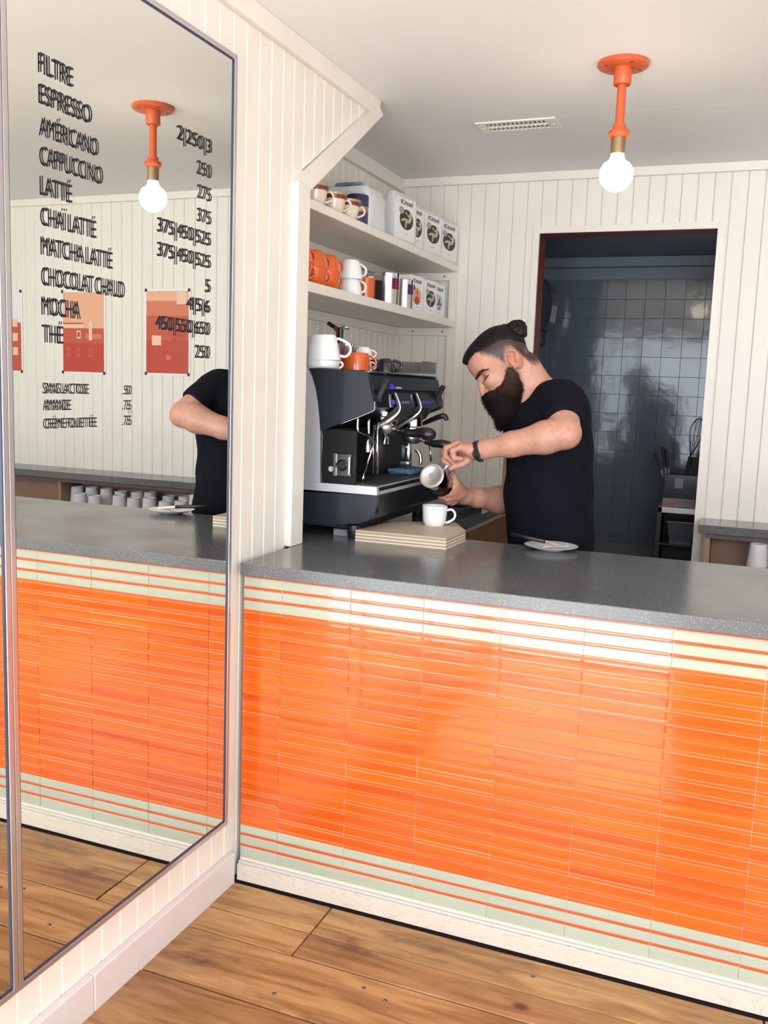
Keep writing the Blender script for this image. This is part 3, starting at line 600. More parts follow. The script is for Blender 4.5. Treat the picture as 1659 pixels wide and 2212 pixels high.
def kittel(bm_parent,w,h,xf,art='dark',y0=0,z0=0):
    """front print on the +x face of a pack at x=xf"""
    t=bm_parent
    bm=text_mesh('Kittel',w*.62,h*.115,.0004,bold=.02); place_bm(bm,Matrix.Translation((xf,y0+w*.20,z0+h*.80))@MXP); me_obj('lettering',bm,PUR,t)
    def ell(cy,cz,ry,rz,m,k,name='emblem',n=28): me_obj(name,prism([(y0+w*(cy+ry*math.cos(2*PI*i/n)),z0+h*(cz+rz*math.sin(2*PI*i/n))) for i in range(n)],xf+.0004*k,xf+.0004*(k+1),'x'),m,t)
    def shp(pts,m,k,wd): me_obj('emblem',tube([(xf+.0004*k,y0+w*a,z0+h*b) for a,b in pts],[w*q for q in wd] if isinstance(wd,list) else w*wd,8,flat=1),m,t)
    def blob(pts,m,k): me_obj('emblem',prism([(y0+w*a,z0+h*b) for a,b in pts],xf+.0004*k,xf+.0004*(k+1),'x'),m,t)
    if art=='dark':
        ell(.52,.47,.36,.235,BLKPR,0); 
        blob([(.22,.44),(.26,.40),(.42,.44),(.58,.40),(.72,.42),(.80,.52),(.78,.62),(.72,.68),(.66,.64),(.66,.55),(.62,.48),(.52,.50),(.40,.50)],TAN,1)
        blob([(.46,.47),(.56,.46),(.50,.28),(.43,.26)],TAN,2); blob([(.45,.60),(.52,.60),(.60,.54),(.68,.56),(.66,.60),(.58,.59),(.50,.65),(.45,.64)],TAN,1)
        ell(.24,.66,.13,.085,GREYPR,2)
    elif art=='red':
        ell(.52,.44,.33,.235,ORPR,0); blob([(.3,.30),(.42,.42),(.60,.44),(.76,.30),(.66,.22),(.5,.20),(.36,.24)],REDPR,1); blob([(.46,.42),(.60,.42),(.58,.60),(.48,.60)],REDPR,1); blob([(.47,.44),(.53,.44),(.53,.50),(.47,.50)],ORPR,2); ell(.22,.66,.12,.08,BLKPR,2)
    else:
        ell(.52,.44,.33,.235,BLUPR,0); blob([(.28,.40),(.5,.52),(.72,.40),(.6,.34),(.5,.38),(.4,.34)],REDPR,1); blob([(.46,.5),(.58,.5),(.56,.58),(.48,.58)],BLKPR,1); blob([(.42,.24),(.6,.24),(.58,.32),(.44,.32)],mat('teal_print',(.06,.25,.30),.5),1); ell(.20,.64,.12,.08,PINKPR,2)
    me_obj('caption',B(((xf,y0+w*.42,z0+h*.135),(xf+.0005,y0+w*.66,z0+h*.142)),((xf,y0+w*.47,z0+h*.118),(xf+.0005,y0+w*.61,z0+h*.124))),GREYPR,t)
def pack(label,ya,yb,h,dep=.07,bag=True,xf=-.070,art='dark',z=ZS1,lean=0,inner=.0):
    t=thing('coffee_bag' if bag else 'coffee_carton',label,'bag' if bag else 'box',(xf,ya,z),group='coffee bags on the upper shelf' if bag else 'coffee cartons on the lower shelf',rot=(0,0,-.13)); w=(yb-ya)*1.0
    if bag:
        bm=B(((-dep,0,0),(0,w+.012,h+.012)),bev=.006); bmesh.ops.subdivide_edges(bm,edges=bm.edges,cuts=2,use_grid_fill=True)
        for v in bm.verts:
            u=v.co.z/h
            if u>.8: v.co.x=-.02+(v.co.x+.02)*.45
        for v in bm.verts: v.co.z=max(0,v.co.z)
        me_obj('clear_bag',bm,mat('milky_bag',(.62,.64,.66),.25),t,True)
        me_obj('label_card',B(((-.004,.004,.012),(.0012,w-.006,h*.96))),PAPER,t); kittel(t,w-.010,h*.92,.0013,art,.004,.014)
    else:
        me_obj('carton',B(((-dep,0,0),(0,w,h)),bev=.0012),PAPER,t); kittel(t,w,h,.0003,art)
    return t
pack('coffee bag reading Kittel, first and tallest beside the white sack',1.285,1.455,.182,xf=-.066)
pack('coffee bag reading ttel, partly hidden behind the first bag',1.478,1.600,.176,xf=-.075)
pack('coffee bag reading Kittel, third from the white sack',1.622,1.800,.178,xf=-.068)
pack('coffee bag reading Kittel, last one beside the back wall',1.830,2.020,.180,xf=-.064)
# lower shelf
def ocup(y,z,lb,up,x=-.095):
    t=cup('orange_cup',lb,(x,y,z),.030,.0515,.0575,OCUP,up=up,group='stacked orange cups on the lower shelf',hd=(.42,.9),hr=.020,hz=.55,curve=.42,ht=.0045)
    return t
ys=[P(664,560,x=-.075).y-.055,P(691,570,x=-.08).y-.012,P(719,585,x=-.08).y-.012]
nm=['beside the post, half hidden','middle stack','stack beside the white cups']
for y,n_ in zip(ys,nm):
    x_=-.10 if 'post' not in n_ else -.085
    ocup(y,ZS2+.001,'upright orange cup at the bottom, '+n_,True,x_); ocup(y,ZS2+.0605,'upturned orange cup on top, '+n_,False,x_)
ocup(ys[0]+.06,ZS2+.0605+.001,'orange cup behind the stacks with only its foot showing',False,-.22); ocup(ys[0]+.06,ZS2+.001,'orange cup at the very back of the lower shelf',True,-.22)
yw=P(760,600,x=-.085).y
t=cup('white_mug','upturned white cup on top of the pair on the lower shelf',(-.09,yw,ZS2+.059),.030,.044,.066,PORC,up=False,group='white cups on the lower shelf',hd=(.55,.83),hr=.021,curve=.6,hz=.45)
cup('white_mug','upturned white cup at the bottom of the pair on the lower shelf',(-.09,yw,ZS2+.001),.030,.044,.066,PORC,up=False,group='white cups on the lower shelf',hd=(.55,.83),hr=.021,curve=.6,hz=.45)
cup('white_mug','tall white cup tilted behind the last orange stack',(-.215,yw-.02,ZS2+.055),.030,.043,.075,PORC,up=False,group='white cups on the lower shelf',hd=(.55,.83)); cup('white_mug','white cup at the back of the lower shelf under the tilted one',(-.215,yw-.02,ZS2+.001),.030,.043,.052,PORC,up=False,group='white cups on the lower shelf',hd=(-.55,.83))
q=P(789,620,x=-.13); cup('orange_mug','tall orange mug between white cups and black corrugated holder',(-.13,q.y,ZS2+.001),.040,.041,.088,OCUP,up=True,hd=(.5,.86),hr=.026,curve=1,hz=.45)
def canister(label,y,r,h,lm,x=-.115,ly=None):
    t=thing('tea_canister',label,'canister',(x,y,ZS2)); me_obj('body',lathe([(0,0),(r,0),(r,h*.90),(0,h*.90)],40),STEEL,t,True); me_obj('lid',lathe([(0,h*.90),(r*1.02,h*.90),(r*1.02,h*.985),(r*.98,h),(r*.9,h*.992),(0,h*.992)],40),CHR,t,True)
    a0=-.78; n=8; pts=[]
    bm=bmesh.new(); vs=[]
    for k in range(n+1):
        a=a0+k*.75/n; vs.append((bm.verts.new((r*1.012*math.cos(a),r*1.012*math.sin(a),h*.50)),bm.verts.new((r*1.012*math.cos(a),r*1.012*math.sin(a),h*.83))))
    for a,b in zip(vs,vs[1:]): bm.faces.new((a[0],b[0],b[1],a[1]))
    bmesh.ops.solidify(bm,geom=bm.faces[:],thickness=.0006); lbl=me_obj('label',bm,lm,t,True)
    for zz in (.58,.66,.76):
        a=a0+.37; me_obj('label_print',B(((r*1.016*math.cos(a),r*1.016*math.sin(a)-.010,h*zz),(r*1.016*math.cos(a)+.001,r*1.016*math.sin(a)+.010,h*zz+.003))),mat('label_text',(.5,.2,.4),.5),lbl)
    return t
canister('steel tea canister with purple wrap, behind the orange mug',P(797,600,x=-.23).y,.038,.135,PUR,x=-.23)
canister('large steel tea canister with a magenta label',P(838,620,x=-.10).y,.052,.128,MAG,x=-.105)
canister('slimmer steel tea canister with a violet label',P(868,640,x=-.10).y+.005,.042,.122,VIO,x=-.095)
q=P(818,630,x=-.09); t=thing('cup_sleeve_stack','black corrugated sleeves stacked beside the large canister','sleeves',(-.10,q.y-.012,ZS2))
for k in range(9): me_obj('sleeve',lathe([(0,k*.0095),(.026,k*.0095),(.031,k*.0095+.004),(.026,k*.0095+.009),(0,k*.0095+.009)],18),BLKM,t)
pack('white carton reading Kittel with a red and peach picture',1.515,1.632,.150,.10,False,-.078,'red',ZS2); pack('white carton reading Kittel with a black and tan picture',1.675,1.800,.150,.13,False,-.072,'dark',ZS2); pack('white carton reading Kittel with a pale blue picture',1.812,1.925,.148,.10,False,-.075,'blue',ZS2)
t=thing('thin_book','thin blue-grey card standing after the cartons','card',(-.10,1.930,ZS2)); me_obj('card',B(((-.08,0,0),(.028,.004,.125))),mat('bluegrey_card',(.12,.15,.2),.5),t)
t=thing('small_packet','white packet with a small pink dot at the end of the shelf','packet',(-.085,1.945,ZS2)); me_obj('packet',B(((-.05,0,0),(.0,.065,.118)),bev=.003),PAPER,t); me_obj('dot',lathe([(0,.001),(.007,.001),(.007,0),(0,0)],14,M=Matrix.Translation((0,.04,.085))@Matrix.Rotation(PI/2,4,'Y')),PINKPR,t)
# ================= ESPRESSO MACHINE =================
MY0,MY1=.500,1.205
em=thing('espresso_machine','large two-group dark blue and silver espresso machine by the post','espresso machine',(0,0,0))
def pz(lst,y=MY0): return [(P(a,b,y=y).x,P(a,b,y=y).z) for a,b in lst]
shell=pz([(666,795),(785,801),(791,804),(795,812),(801,842),(808,872),(808,884),(803,888),(692,931),(690,900),(687,870),(682,838),(675,814)])
me_obj('side_shell',prism(shell,MY0,MY0+.02,'y'),NAVY,em); me_obj('side_shell',prism(shell,MY1-.02,MY1,'y'),NAVY,em)
edge=[(a,MY0+.0,b) for a,b in shell[5:9]]; me_obj('chrome_trim',tube([(a,MY0+.001,b) for a,b in pz([(809,868),(809,885),(804,889),(770,903),(735,916)])],.0018,6),CHR,em)
up_=[(a-.006 if a>.1 else a,b-.003 if b>1.4 else b+.004) for a,b in shell]
me_obj('upper_body',prism([(XN+.03,1.49)]+[(shell[0][0],1.490)]+up_[2:8]+[up_[8]]+[(XN+.03,up_[8][1])],MY0+.02,MY1-.02,'y'),NAVYD,em)
fx=lambda z: shell[3][0]+(shell[5][0]-shell[3][0])*(shell[3][1]-z)/(shell[3][1]-shell[5][1])
zt0=shell[3][1]; zt1=shell[6][1]
me_obj('top_strip',B(((shell[3][0]-.035,MY0+.02,1.4885),(shell[3][0]-.004,MY1-.02,1.493)),bev=.0015),STEEL,em)
def fpanel(name,y0,y1,z0,z1,m,off=.0005,th=.004,parent=em): return me_obj(name,prism([(fx(z0)+off-th,z0),(fx(z0)+off,z0),(fx(z1)+off,z1),(fx(z1)+off-th,z1)],y0,y1,'y'),m,parent)
fpanel('front_band',MY0+.021,MY1-.021,1.435,1.478,NAVY,.002); fpanel('display_panel',MY0+.021,MY1-.021,1.378,1.432,mat('black_gloss',(.01,.011,.015),.12,coat=.4),.001)
LOGOB=mat('blue_logo',(.03,.03,.45),.3,emit=((.05,.05,1),.25)); 
yy0=P(840,836,x=.165).y
fpanel('logo',yy0-.022,yy0+.022,1.438,1.448,LOGOB,.003); fpanel('logo',yy0-.012,yy0+.012,1.448,1.456,LOGOB,.003)
fpanel('logo_lettering',yy0+.035,yy0+.085,1.440,1.446,mat('pale_print',(.5,.5,.6),.4),.003)
me_obj('badge',prism([(yy0-.075+.006*math.cos(a*PI/5),1.452+.008*math.sin(a*PI/5)) for a in range(10)],fx(1.452),fx(1.452)+.004,'x'),CHR,em)
for k in range(4): fpanel('button',yy0-.03+k*.024,yy0-.014+k*.024,1.388,1.402,LOGOB if k==0 else mat('dim_button',(.06,.05,.09),.3),.004)
# lower body
low=pz([(640,1066),(815,1070),(813,1095),(808,1113),(795,1125),(770,1131),(720,1133),(640,1135)])
low=[(XN+.03,low[0][1])]+low[1:7]+[(XN+.03,low[7][1])]
me_obj('base_body',prism(low,MY0-.004,MY1+.004,'y'),NAVY,em)
tr=pz([(698,1049),(815,1052),(816,1070),(698,1067)]); tr[0]=(tr[0][0],tr[1][1]); tr[3]=(tr[3][0],low[1][1]+.0005); tr[2]=(tr[2][0],low[1][1]+.0005)
me_obj('drip_tray',prism([(-.05,tr[0][1]),tr[1],tr[2],(-.05,tr[3][1])],MY0-.006,MY1+.004,'y'),SILV,em)
for k in range(26): me_obj('grille_bar',B(((-.02,MY0+.015+k*.0265,tr[1][1]),(tr[1][0]-.008,MY0+.032+k*.0265,tr[1][1]+.004))),mat('grille_grey',(.06,.06,.065),.35,.5),em)
zlow=tr[1][1]
me_obj('tray_front',B(((tr[1][0]-.001,MY0+.012,tr[2][1]+.001),(tr[1][0]+.0015,MY1+.003,zlow-.003))),NAVYD,em)
me_obj('front_fascia',B(((tr[1][0]-.002,MY0+.02,1.035),(tr[1][0]+.001,MY1-.02,1.09))),NAVYD,em)
me_obj('under_tray',B(((-.24,MY0+.05,.975),(.135,MY1-.05,1.03))),BLKM,em)
# recess and silver sides
rcx=P(692,1000,y=MY0).x
RBK=mat('recess_black',(.006,.0065,.008),.42,spec=.3)
me_obj('recess_side',B(((rcx+.004,MY0+.004,zlow),(rcx+.125,MY0+.012,1.300)),((rcx-.02,MY0+.02,zlow),(rcx+.01,MY1-.02,1.30)),((rcx+.01,.80,zlow),(rcx+.07,MY1-.02,1.30))),RBK,em)
me_obj('side_panel',prism([(XN+.03,1.4985)]+[(shell[0][0]-.002,1.4985)]+[(a-.002,b) for a,b in (shell[12],shell[11],shell[10],shell[9],shell[8])]+[(rcx,zlow-.01),(XN+.03,zlow-.01)],MY0+.003,MY1-.003,'y'),SILV,em)
me_obj('edge_trim',tube([(rcx+.003,MY0+.002,1.285),(rcx+.003,MY0+.002,zlow)],.0022,6),CHR,em)
# knob plate & gauge on recess side
a=P(724,981,y=MY0).x;b=P(760,981,y=MY0).x;zt_=P(740,980,y=MY0).z;zb_=P(740,1029,y=MY0).z
me_obj('knob_plate',B(((a,MY0-.006,zb_),(b,MY0+.004,zt_)),bev=.002),mat('dark_steel',(.12,.12,.13),.25,.9),em)
me_obj('knob_bar',B(((a,MY0-.012,zb_),(a+.008,MY0-.006,zt_))),CHR,em); me_obj('knob_bar',B(((b-.006,MY0-.012,zb_+.008),(b,MY0-.006,zt_-.008))),CHR,em)
RXm=Matrix.Rotation(PI/2,4,'X')
me_obj('knob',lathe([(0,.0005),(.013,.0005),(.0135,.004),(.016,.006),(.019,.004),(.0195,0),(0,0)],28,M=Matrix.Translation(((a+b)/2-.001,MY0-.006,(zt_+zb_)/2))@RXm),mat('dark_ring',(.05,.05,.055),.3,.9),em,True)
g=P(714,1013,y=MY0); me_obj('pressure_gauge',lathe([(0,.001),(.012,.001),(.0125,.005),(.014,.005),(.014,0),(0,0)],26,M=Matrix.Translation((g.x,MY0+.004,g.z))@RXm),BLKP,em,True); me_obj('gauge_face',lathe([(0,.0016),(.009,.0016),(.009,.0005),(0,.0005)],22,M=Matrix.Translation((g.x,MY0+.004,g.z))@RXm),mat('dial_cream',(.5,.5,.42),.4),em,True)
for x,y in ((.122,.53),(-.25,.53),(.122,1.15),(-.25,1.15)):
    f=me_obj('foot',lathe([(0,.0452),(.0235,.0452),(.0245,.030),(.020,.004),(.019,0),(0,0)],22,c=(x,y,.9455)),BLKP,em,True)
    me_obj('foot_pad',lathe([(0,.003),(.021,.003),(.021,.0),(0,0)],18,c=(x,y,.9453)),BLKM,f,True)
# cup rail
me_obj('cup_rail',tube(spline([(XN+.06,MY0+.03,1.53),(XN+.06,MY1-.05,1.53)],4),.004,6),CHR,em)
for y in (MY0+.03,.85,MY1-.05): me_obj('rail_post',tube([(XN+.06,y,1.49),(XN+.06,y,1.53)],.003,6),CHR,em)
# steam levers
def lever(a,b): me_obj('steam_lever',tube([a,a+(b-a)*.25,b],[.016,.0095,.011],10,flat=.8),BLKM,em,'all')
lever(P(815,866,y=.545),P(836,819,y=.55)); lever(P(938,874,y=1.13),P(958,834,y=1.15))
# groups
def group(yc,pf_end,pf_base,label):
    zt2=1.421
    # angled control panel between two swooping silver brackets
    w=.066
    pan=[(fx(1.42)+.004,1.425),(fx(1.42)+.014,1.425),(fx(1.37)+.016,1.375),(fx(1.37)-.01,1.335),(fx(1.37)-.045,1.315),(fx(1.37)-.055,1.330),(fx(1.37)-.02,1.36),(fx(1.37)+.004,1.382)]
    g=me_obj('group_panel',prism(pan,yc-w,yc+w,'y'),mat('graphite',(.045,.048,.052),.3,.4),em)
    me_obj('group_bracket',tube(spline([(pan[0][0]+.006,yc-w,1.426),(pan[2][0]-.001,yc-w,1.377),(pan[3][0],yc-w,1.345),(pan[4][0]-.03,yc-w,1.305)],4),[.0028,.0035,.008,.011],8,flat=.35),STEEL,em)
    for k in range(5):
        me_obj('group_button',lathe([(0,.003),(.0055,.003),(.006,0),(0,0)],12,M=Matrix.Translation((fx(1.393)+.0145,yc-.044+k*.022,1.393))@Matrix.Rotation(PI/2,4,'Y')),LOGOB if k in(0,4) or yc>.9 else mat('dim_button2',(.25,.25,.4),.3),g,True)
    bx_=pf_base.x
    me_obj('group_head',lathe([(0,.075),(.034,.075),(.037,.03),(.041,.026),(.041,.004),(.036,-.002),(0,-.002)],32,c=(bx_,yc,pf_base.z)),CHR,em,True)
    pf=me_obj('portafilter',lathe([(0,.0),(.036,.0),(.036,-.012),(.031,-.028),(.022,-.034),(0,-.034)],30,c=(bx_,yc,pf_base.z)),STEEL,em,True)
    n=(pf_end-pf_base).normalized(); s=Vector((bx_,yc,pf_base.z-.010))
    e=pf_end; L=(e-s).length
    me_obj('neck',tube([s+n*.030,s+n*.065],[.0075,.006],10),CHR,pf,True)
    return s,n,e,pf
y1=.745; b1=P(832,917,y=y1); e1=P(940,941,y=y1-.005)
s,n,e,pf=group(y1,e1,b1,'')
me_obj('handle',tube([s+n*.06,s+n*.09,s+n*.10,e-n*.05,e-n*.038,e-n*.018,e-n*.002],[.010,.015,.014,.017,.0215,.0225,.013],16),BLKP,pf,'all')
for dy in (-.012,.012): me_obj('spout',tube(spline([s+Vector((0,0,-.026)),s+Vector((.006,dy,-.036)),s+Vector((.004,dy*1.4,-.058))],4),.0055,8),CHR,pf,'all')
y2=.955; b2=P(890,938,y=y2); e2=P(982,967,y=y2)
s,n,e,pf=group(y2,e2,b2,'')
me_obj('handle',tube([s+n*.055,s+n*.085,e-n*.05,e],[.011,.013,.016,.017],16),BLKP,pf,'all')
q=P(878,975,y=y2); me_obj('spout_block',B(((q.x-.018,y2-.016,q.z-.035),(q.x+.018,y2+.016,q.z+.030)),bev=.006),CHR,pf,True); me_obj('spout',B(((q.x-.020,y2-.015,q.z-.050),(q.x+.016,y2+.015,q.z-.035)),bev=.003),STEEL,pf,True)
me_obj('water_spout',tube(spline([P(898,972,y=y2-.02),P(905,978,y=y2-.02),P(909,990,y=y2-.02),P(908,1003,y=y2-.02)],4),.0065,8),CHR,em,'all')
# right lever (black bent handle)
a=P(912,916,y=1.06); me_obj('lever_handle',tube(spline([a,P(930,908,y=1.06),P(950,900,y=1.05),P(961,899,y=1.05),P(965,908,y=1.05)],4),[.006,.009,.0095,.0105,.0095,.008],10),BLKP,em,'all')
# wands
me_obj('water_pipe',tube(spline([P(773,900,y=.60),P(772,925,y=.60),P(777,934,y=.60),P(790,940,y=.60)],4),.0045,8),CHR,em,'all')
me_obj('steam_wand',tube(spline([P(797,903,y=.60),P(796,945,y=.60),P(796,975,y=.60)],4),.0048,8),CHR,em,'all'); me_obj('wand_nozzle',tube([P(795,951,y=.60),P(794,962,y=.60),P(794,976,y=.60)],[.006,.011,.0115],12),STEEL,em,True)
me_obj('wand_grip',tube(spline([P(790,938,y=.595),P(800,946,y=.595),P(808,958,y=.595)],4),.0085,10),BLKP,em,'all')
me_obj('steam_wand',tube([P(808,955,y=.60),P(783,1034,y=.60)],[.0042,.0045],8),CHR,em,'all'); me_obj('wand_tip',tube([P(785,1028,y=.60),P(782,1038,y=.60)],.0066,10),STEEL,em,'all')
me_obj('thermometer_probe',tube([P(815,904,y=.62),P(815,1024,y=.62)],.0045,8),CHR,em,'all'); me_obj('thermometer_probe',tube([P(807,925,y=.62),P(806,1023,y=.62)],.0024,6),CHR,em,'all')
me_obj('steam_wand',tube([P(929,960,y=1.13),P(931,998,y=1.13)],[.0045,.0045],8),CHR,em,'all')
# towel on tray
q=P(878,1016,z=zlow+.02); q.y=min(max(q.y,.98),1.05); q=P(882,1016,y=1.0)
t=thing('cleaning_cloth','folded blue cleaning cloth lying on the drip tray','cloth',(q.x,1.0,zlow+.0045))
bm=B(((-.045,-.085,0),(.045,.085,.020)),bev=.006); bmesh.ops.subdivide_edges(bm,edges=bm.edges,cuts=5,use_grid_fill=True); crumple(bm,.016,4,26)
for v in bm.verts: v.co.z=max(0,v.co.z)
me_obj('cloth',bm,CLOTHB,t,'all')
# things on the machine
ZM=1.4990
cup('white_mug','upturned white mug at the left edge behind the post',(-.215,.555,ZM+.035),.034,.0475,.078,PORC,up=False,group='white mugs on the espresso machine',hd=(.3,.95),curve=.6); cup('white_mug','lower mug under the upturned one behind the post',(-.215,.555,ZM),.034,.0475,.0335,PORC,up=True,group='white mugs on the espresso machine',hd=(-.3,.95),curve=.6,hr=.010)
q=P(697,800,y=.60)
cup('white_mug','big upturned white mug tilted on another, nearest on the machine',(q.x+.002,.60,ZM+.0255),.044,.058,.083,PORC,up=False,group='white mugs on the espresso machine',hd=(.86,.5),curve=.8,hr=.030,ht=.005,rot=(.0,-.05,.0)); cup('white_mug','white mug at the bottom, under the big tilted mug',(q.x,.60,ZM),.054,.056,.025,PORC,up=True,group='white mugs on the espresso machine',hd=(.86,.5),hr=.010)
q=P(770,800,y=.74); cup('orange_mug','upturned orange cup among white mugs on the machine',(q.x,.74,ZM),.040,.0465,.059,OCUP,up=False,hd=(.8,.6),curve=.5,hr=.020); 
q=P(738,800,y=.78); cup('orange_mug','second orange cup mostly behind the big white mug',(q.x-.02,.76,ZM),.040,.0465,.052,OCUP,up=False,hd=(-.8,.6),curve=.5)
q=P(784,800,y=.86); cup('espresso_cup','small white upturned espresso cup on top of its twin',(q.x,.86,ZM+.042),.022,.034,.042,PORC,up=False,group='white espresso cups on the machine',hd=(.85,.5),hr=.012,ht=.003,curve=.5); cup('espresso_cup','small white espresso cup under its twin, behind the orange cup',(q.x,.86,ZM),.024,.035,.041,PORC,up=False,group='white espresso cups on the machine',hd=(.85,.5),hr=.012,ht=.003,curve=.5)
q=P(833,800,y=.965); cup('black_cup','glossy black cup lying upturned on the machine',(q.x,.965,ZM+.002),.022,.0425,.046,BCUP,up=False,hd=(.85,.5),curve=.55,hr=.017,ht=.005,rot=(.12,.0,0))
a0=P(742,760,y=.88)
t=thing('cream_whipper','steel cream whipper with red and black trigger head','whipper',(a0.x,.90,ZM)); x0=0
me_obj('bottle',lathe([(0,0),(.030,0),(.031,.004),(.031,.085),(.0325,.090),(.0325,.097),(0,.097)],28),CHR,t,True)
hb=P(735,725,y=.90)-Vector((a0.x,.90,ZM)); 
me_obj('valve',tube([(hb.x,0,.095),(hb.x,0,hb.z+.03)],[.010,.012],12),BLKP,t,True)
me_obj('knob',lathe([(0,.012),(.016,.011),(.018,.004),(.015,0),(0,0)],20,c=(hb.x+.018,0,hb.z+.022)),CHR,t,True)
me_obj('trigger',tube(spline([(hb.x-.012,0,hb.z-.03),(hb.x-.008,0,hb.z+.01),(hb.x-.022,0,hb.z+.030)],4),.009,8),mat('red_plastic',(.22,.01,.03),.35),t,'all'); me_obj('nozzle',tube([(hb.x-.018,0,hb.z+.026),(hb.x-.050,0,hb.z+.045)],.0075,8),BLKP,t,True)
t=thing('tamper_pitcher','steel jug with a black loop handle behind the mugs','jug',(P(757,760,y=.98).x,.98,ZM)); me_obj('jug',lathe([(0,0),(.026,0),(.026,.07),(.024,.072),(.023,.005),(0,.005)],24),STEEL,t,True); me_obj('handle',tube(spline([(.020,0,.062),(.030,0,.080),(.045,.0,.076),(.052,0,.055)],5),.0085,8),BLKP,t,'all')
q=P(898,810,y=1.12); t=thing('acrylic_tray','clear acrylic tray standing at the far end of the machine','tray',(q.x-.11,1.02,ZM+.0003))
bm=B(((0,0,0),(.002,.16,.045)),((.002,.158,0),(.17,.16,.045)),((.168,0,0),(.17,.158,.045)),((.002,0,0),(.168,.158,.002))); me_obj('tray',bm,mat('acrylic',(.30,.28,.27),.1,trans=.55),t)
t=thing('dark_lid','dark flat lid leaning on the clear tray','lid',(q.x-.16,1.03,ZM+.0005)); me_obj('lid',B(((0,0,.0),(.04,.15,.047)),bev=.002),mat('dark_brown_lid',(.05,.04,.04),.3),t)
# ================= PLYWOOD BOARD, CUP, PLATE =================
bt=.9455; c0=P(767,1168,z=bt); c1=P(963,1187,z=bt); c2=P(1005,1169,z=bt); 
t=thing('plywood_board','thick layered plywood board under the white cup','board',(0,0,0)); hh=.036
c3=Vector((c2.x-.085,c2.y+.16,bt)); c4=Vector((c0.x+.03,c0.y+.25,bt))
pts=[(c.x,c.y) for c in (c0,c1,c2,c3,c4)]
for k in range(7):
    z0=bt+k*hh/7; me_obj('veneer',prism(pts if k%2==0 else [(a*.9975+.0007,b*.9975+.0012) for a,b in pts],z0,z0+hh/7-.0002,'z'),PLYE if k%2==0 and k<6 else (PLYD if k%2 else PLY),t)
t=thing('scrap_block','small grey wooden offcut behind the machine foot','block',(.065,.555,bt)); me_obj('block',B(((-.03,0,0),(.035,.05,.022)),bev=.001),mat('grey_wood',(.25,.25,.25),.6),t)
q=P(936,1135,z=bt+hh); cup('cappuccino_cup','white porcelain cup with handle on the plywood board',(q.x,q.y+.01,bt+hh),.034,.0435,.0665,PORC,hd=(.93,.37),hr=.023,curve=.35,ht=.0045)
q=P(1190,1188,z=ZT); t=thing('side_plate','small white plate with crumbs on the worktop','plate',(q.x,q.y,ZT+.0002))
me_obj('dish',lathe([(0,.003),(.030,.003),(.034,0),(.038,0),(.042,.003),(.084,.0145),(.0855,.016),(.083,.0165),(.048,.007),(0,.006)],48),PORC,t,True)
me_obj('coffee_stain',lathe([(0,.0068),(.018,.0068),(.022,.0061),(0,.0061)],20,c=(-.015,-.008,0)),mat('stain',(.45,.28,.14),.5),t)
a=P(1103,1173,y=q.y+.03); b=P(1177,1186,y=q.y-.005); b.z=ZT+.026; a.z=ZT+.034
t=thing('table_knife','black handled table knife resting across the plate','knife',(0,0,0)); me_obj('handle',tube([a,a+(b-a)*.5,b],[.0065,.0072,.006],8,flat=.55),BLKP,t,'all'); c=Vector((q.x+.045,q.y-.03,ZT+.0175)); me_obj('blade',tube([b,c],[.0042,.0022],6,flat=.2),STEEL,t)
t=thing('teaspoon','small steel fork lying inside the plate','fork',(q.x,q.y,ZT)); me_obj('shaft',tube([(.0,-.01,.0105),(.055,.02,.0155)],.0022,6),STEEL,t); me_obj('tines',tube([(0,-.01,.0105),(-.022,-.022,.0095)],[.002,.003],6,flat=.25),STEEL,t)
# knock box on return counter
q=P(1000,1105,z=.97); t=thing('knock_box','low black knock box on the worktop behind the cup','box',(.20,1.28,.9455)); me_obj('tub',B(((-.03,-.06,0),(.085,.22,.012)),((-.03,-.06,.012),(-.02,.22,.035)),((.075,-.06,.012),(.085,.22,.035)),((-.02,-.06,.012),(.075,-.05,.035)),((-.02,.21,.012),(.075,.22,.035)),bev=.002),BLKM,t); me_obj('bar',tube([(-.02,.08,.030),(.075,.08,.030)],.007,8),BLKP,t)
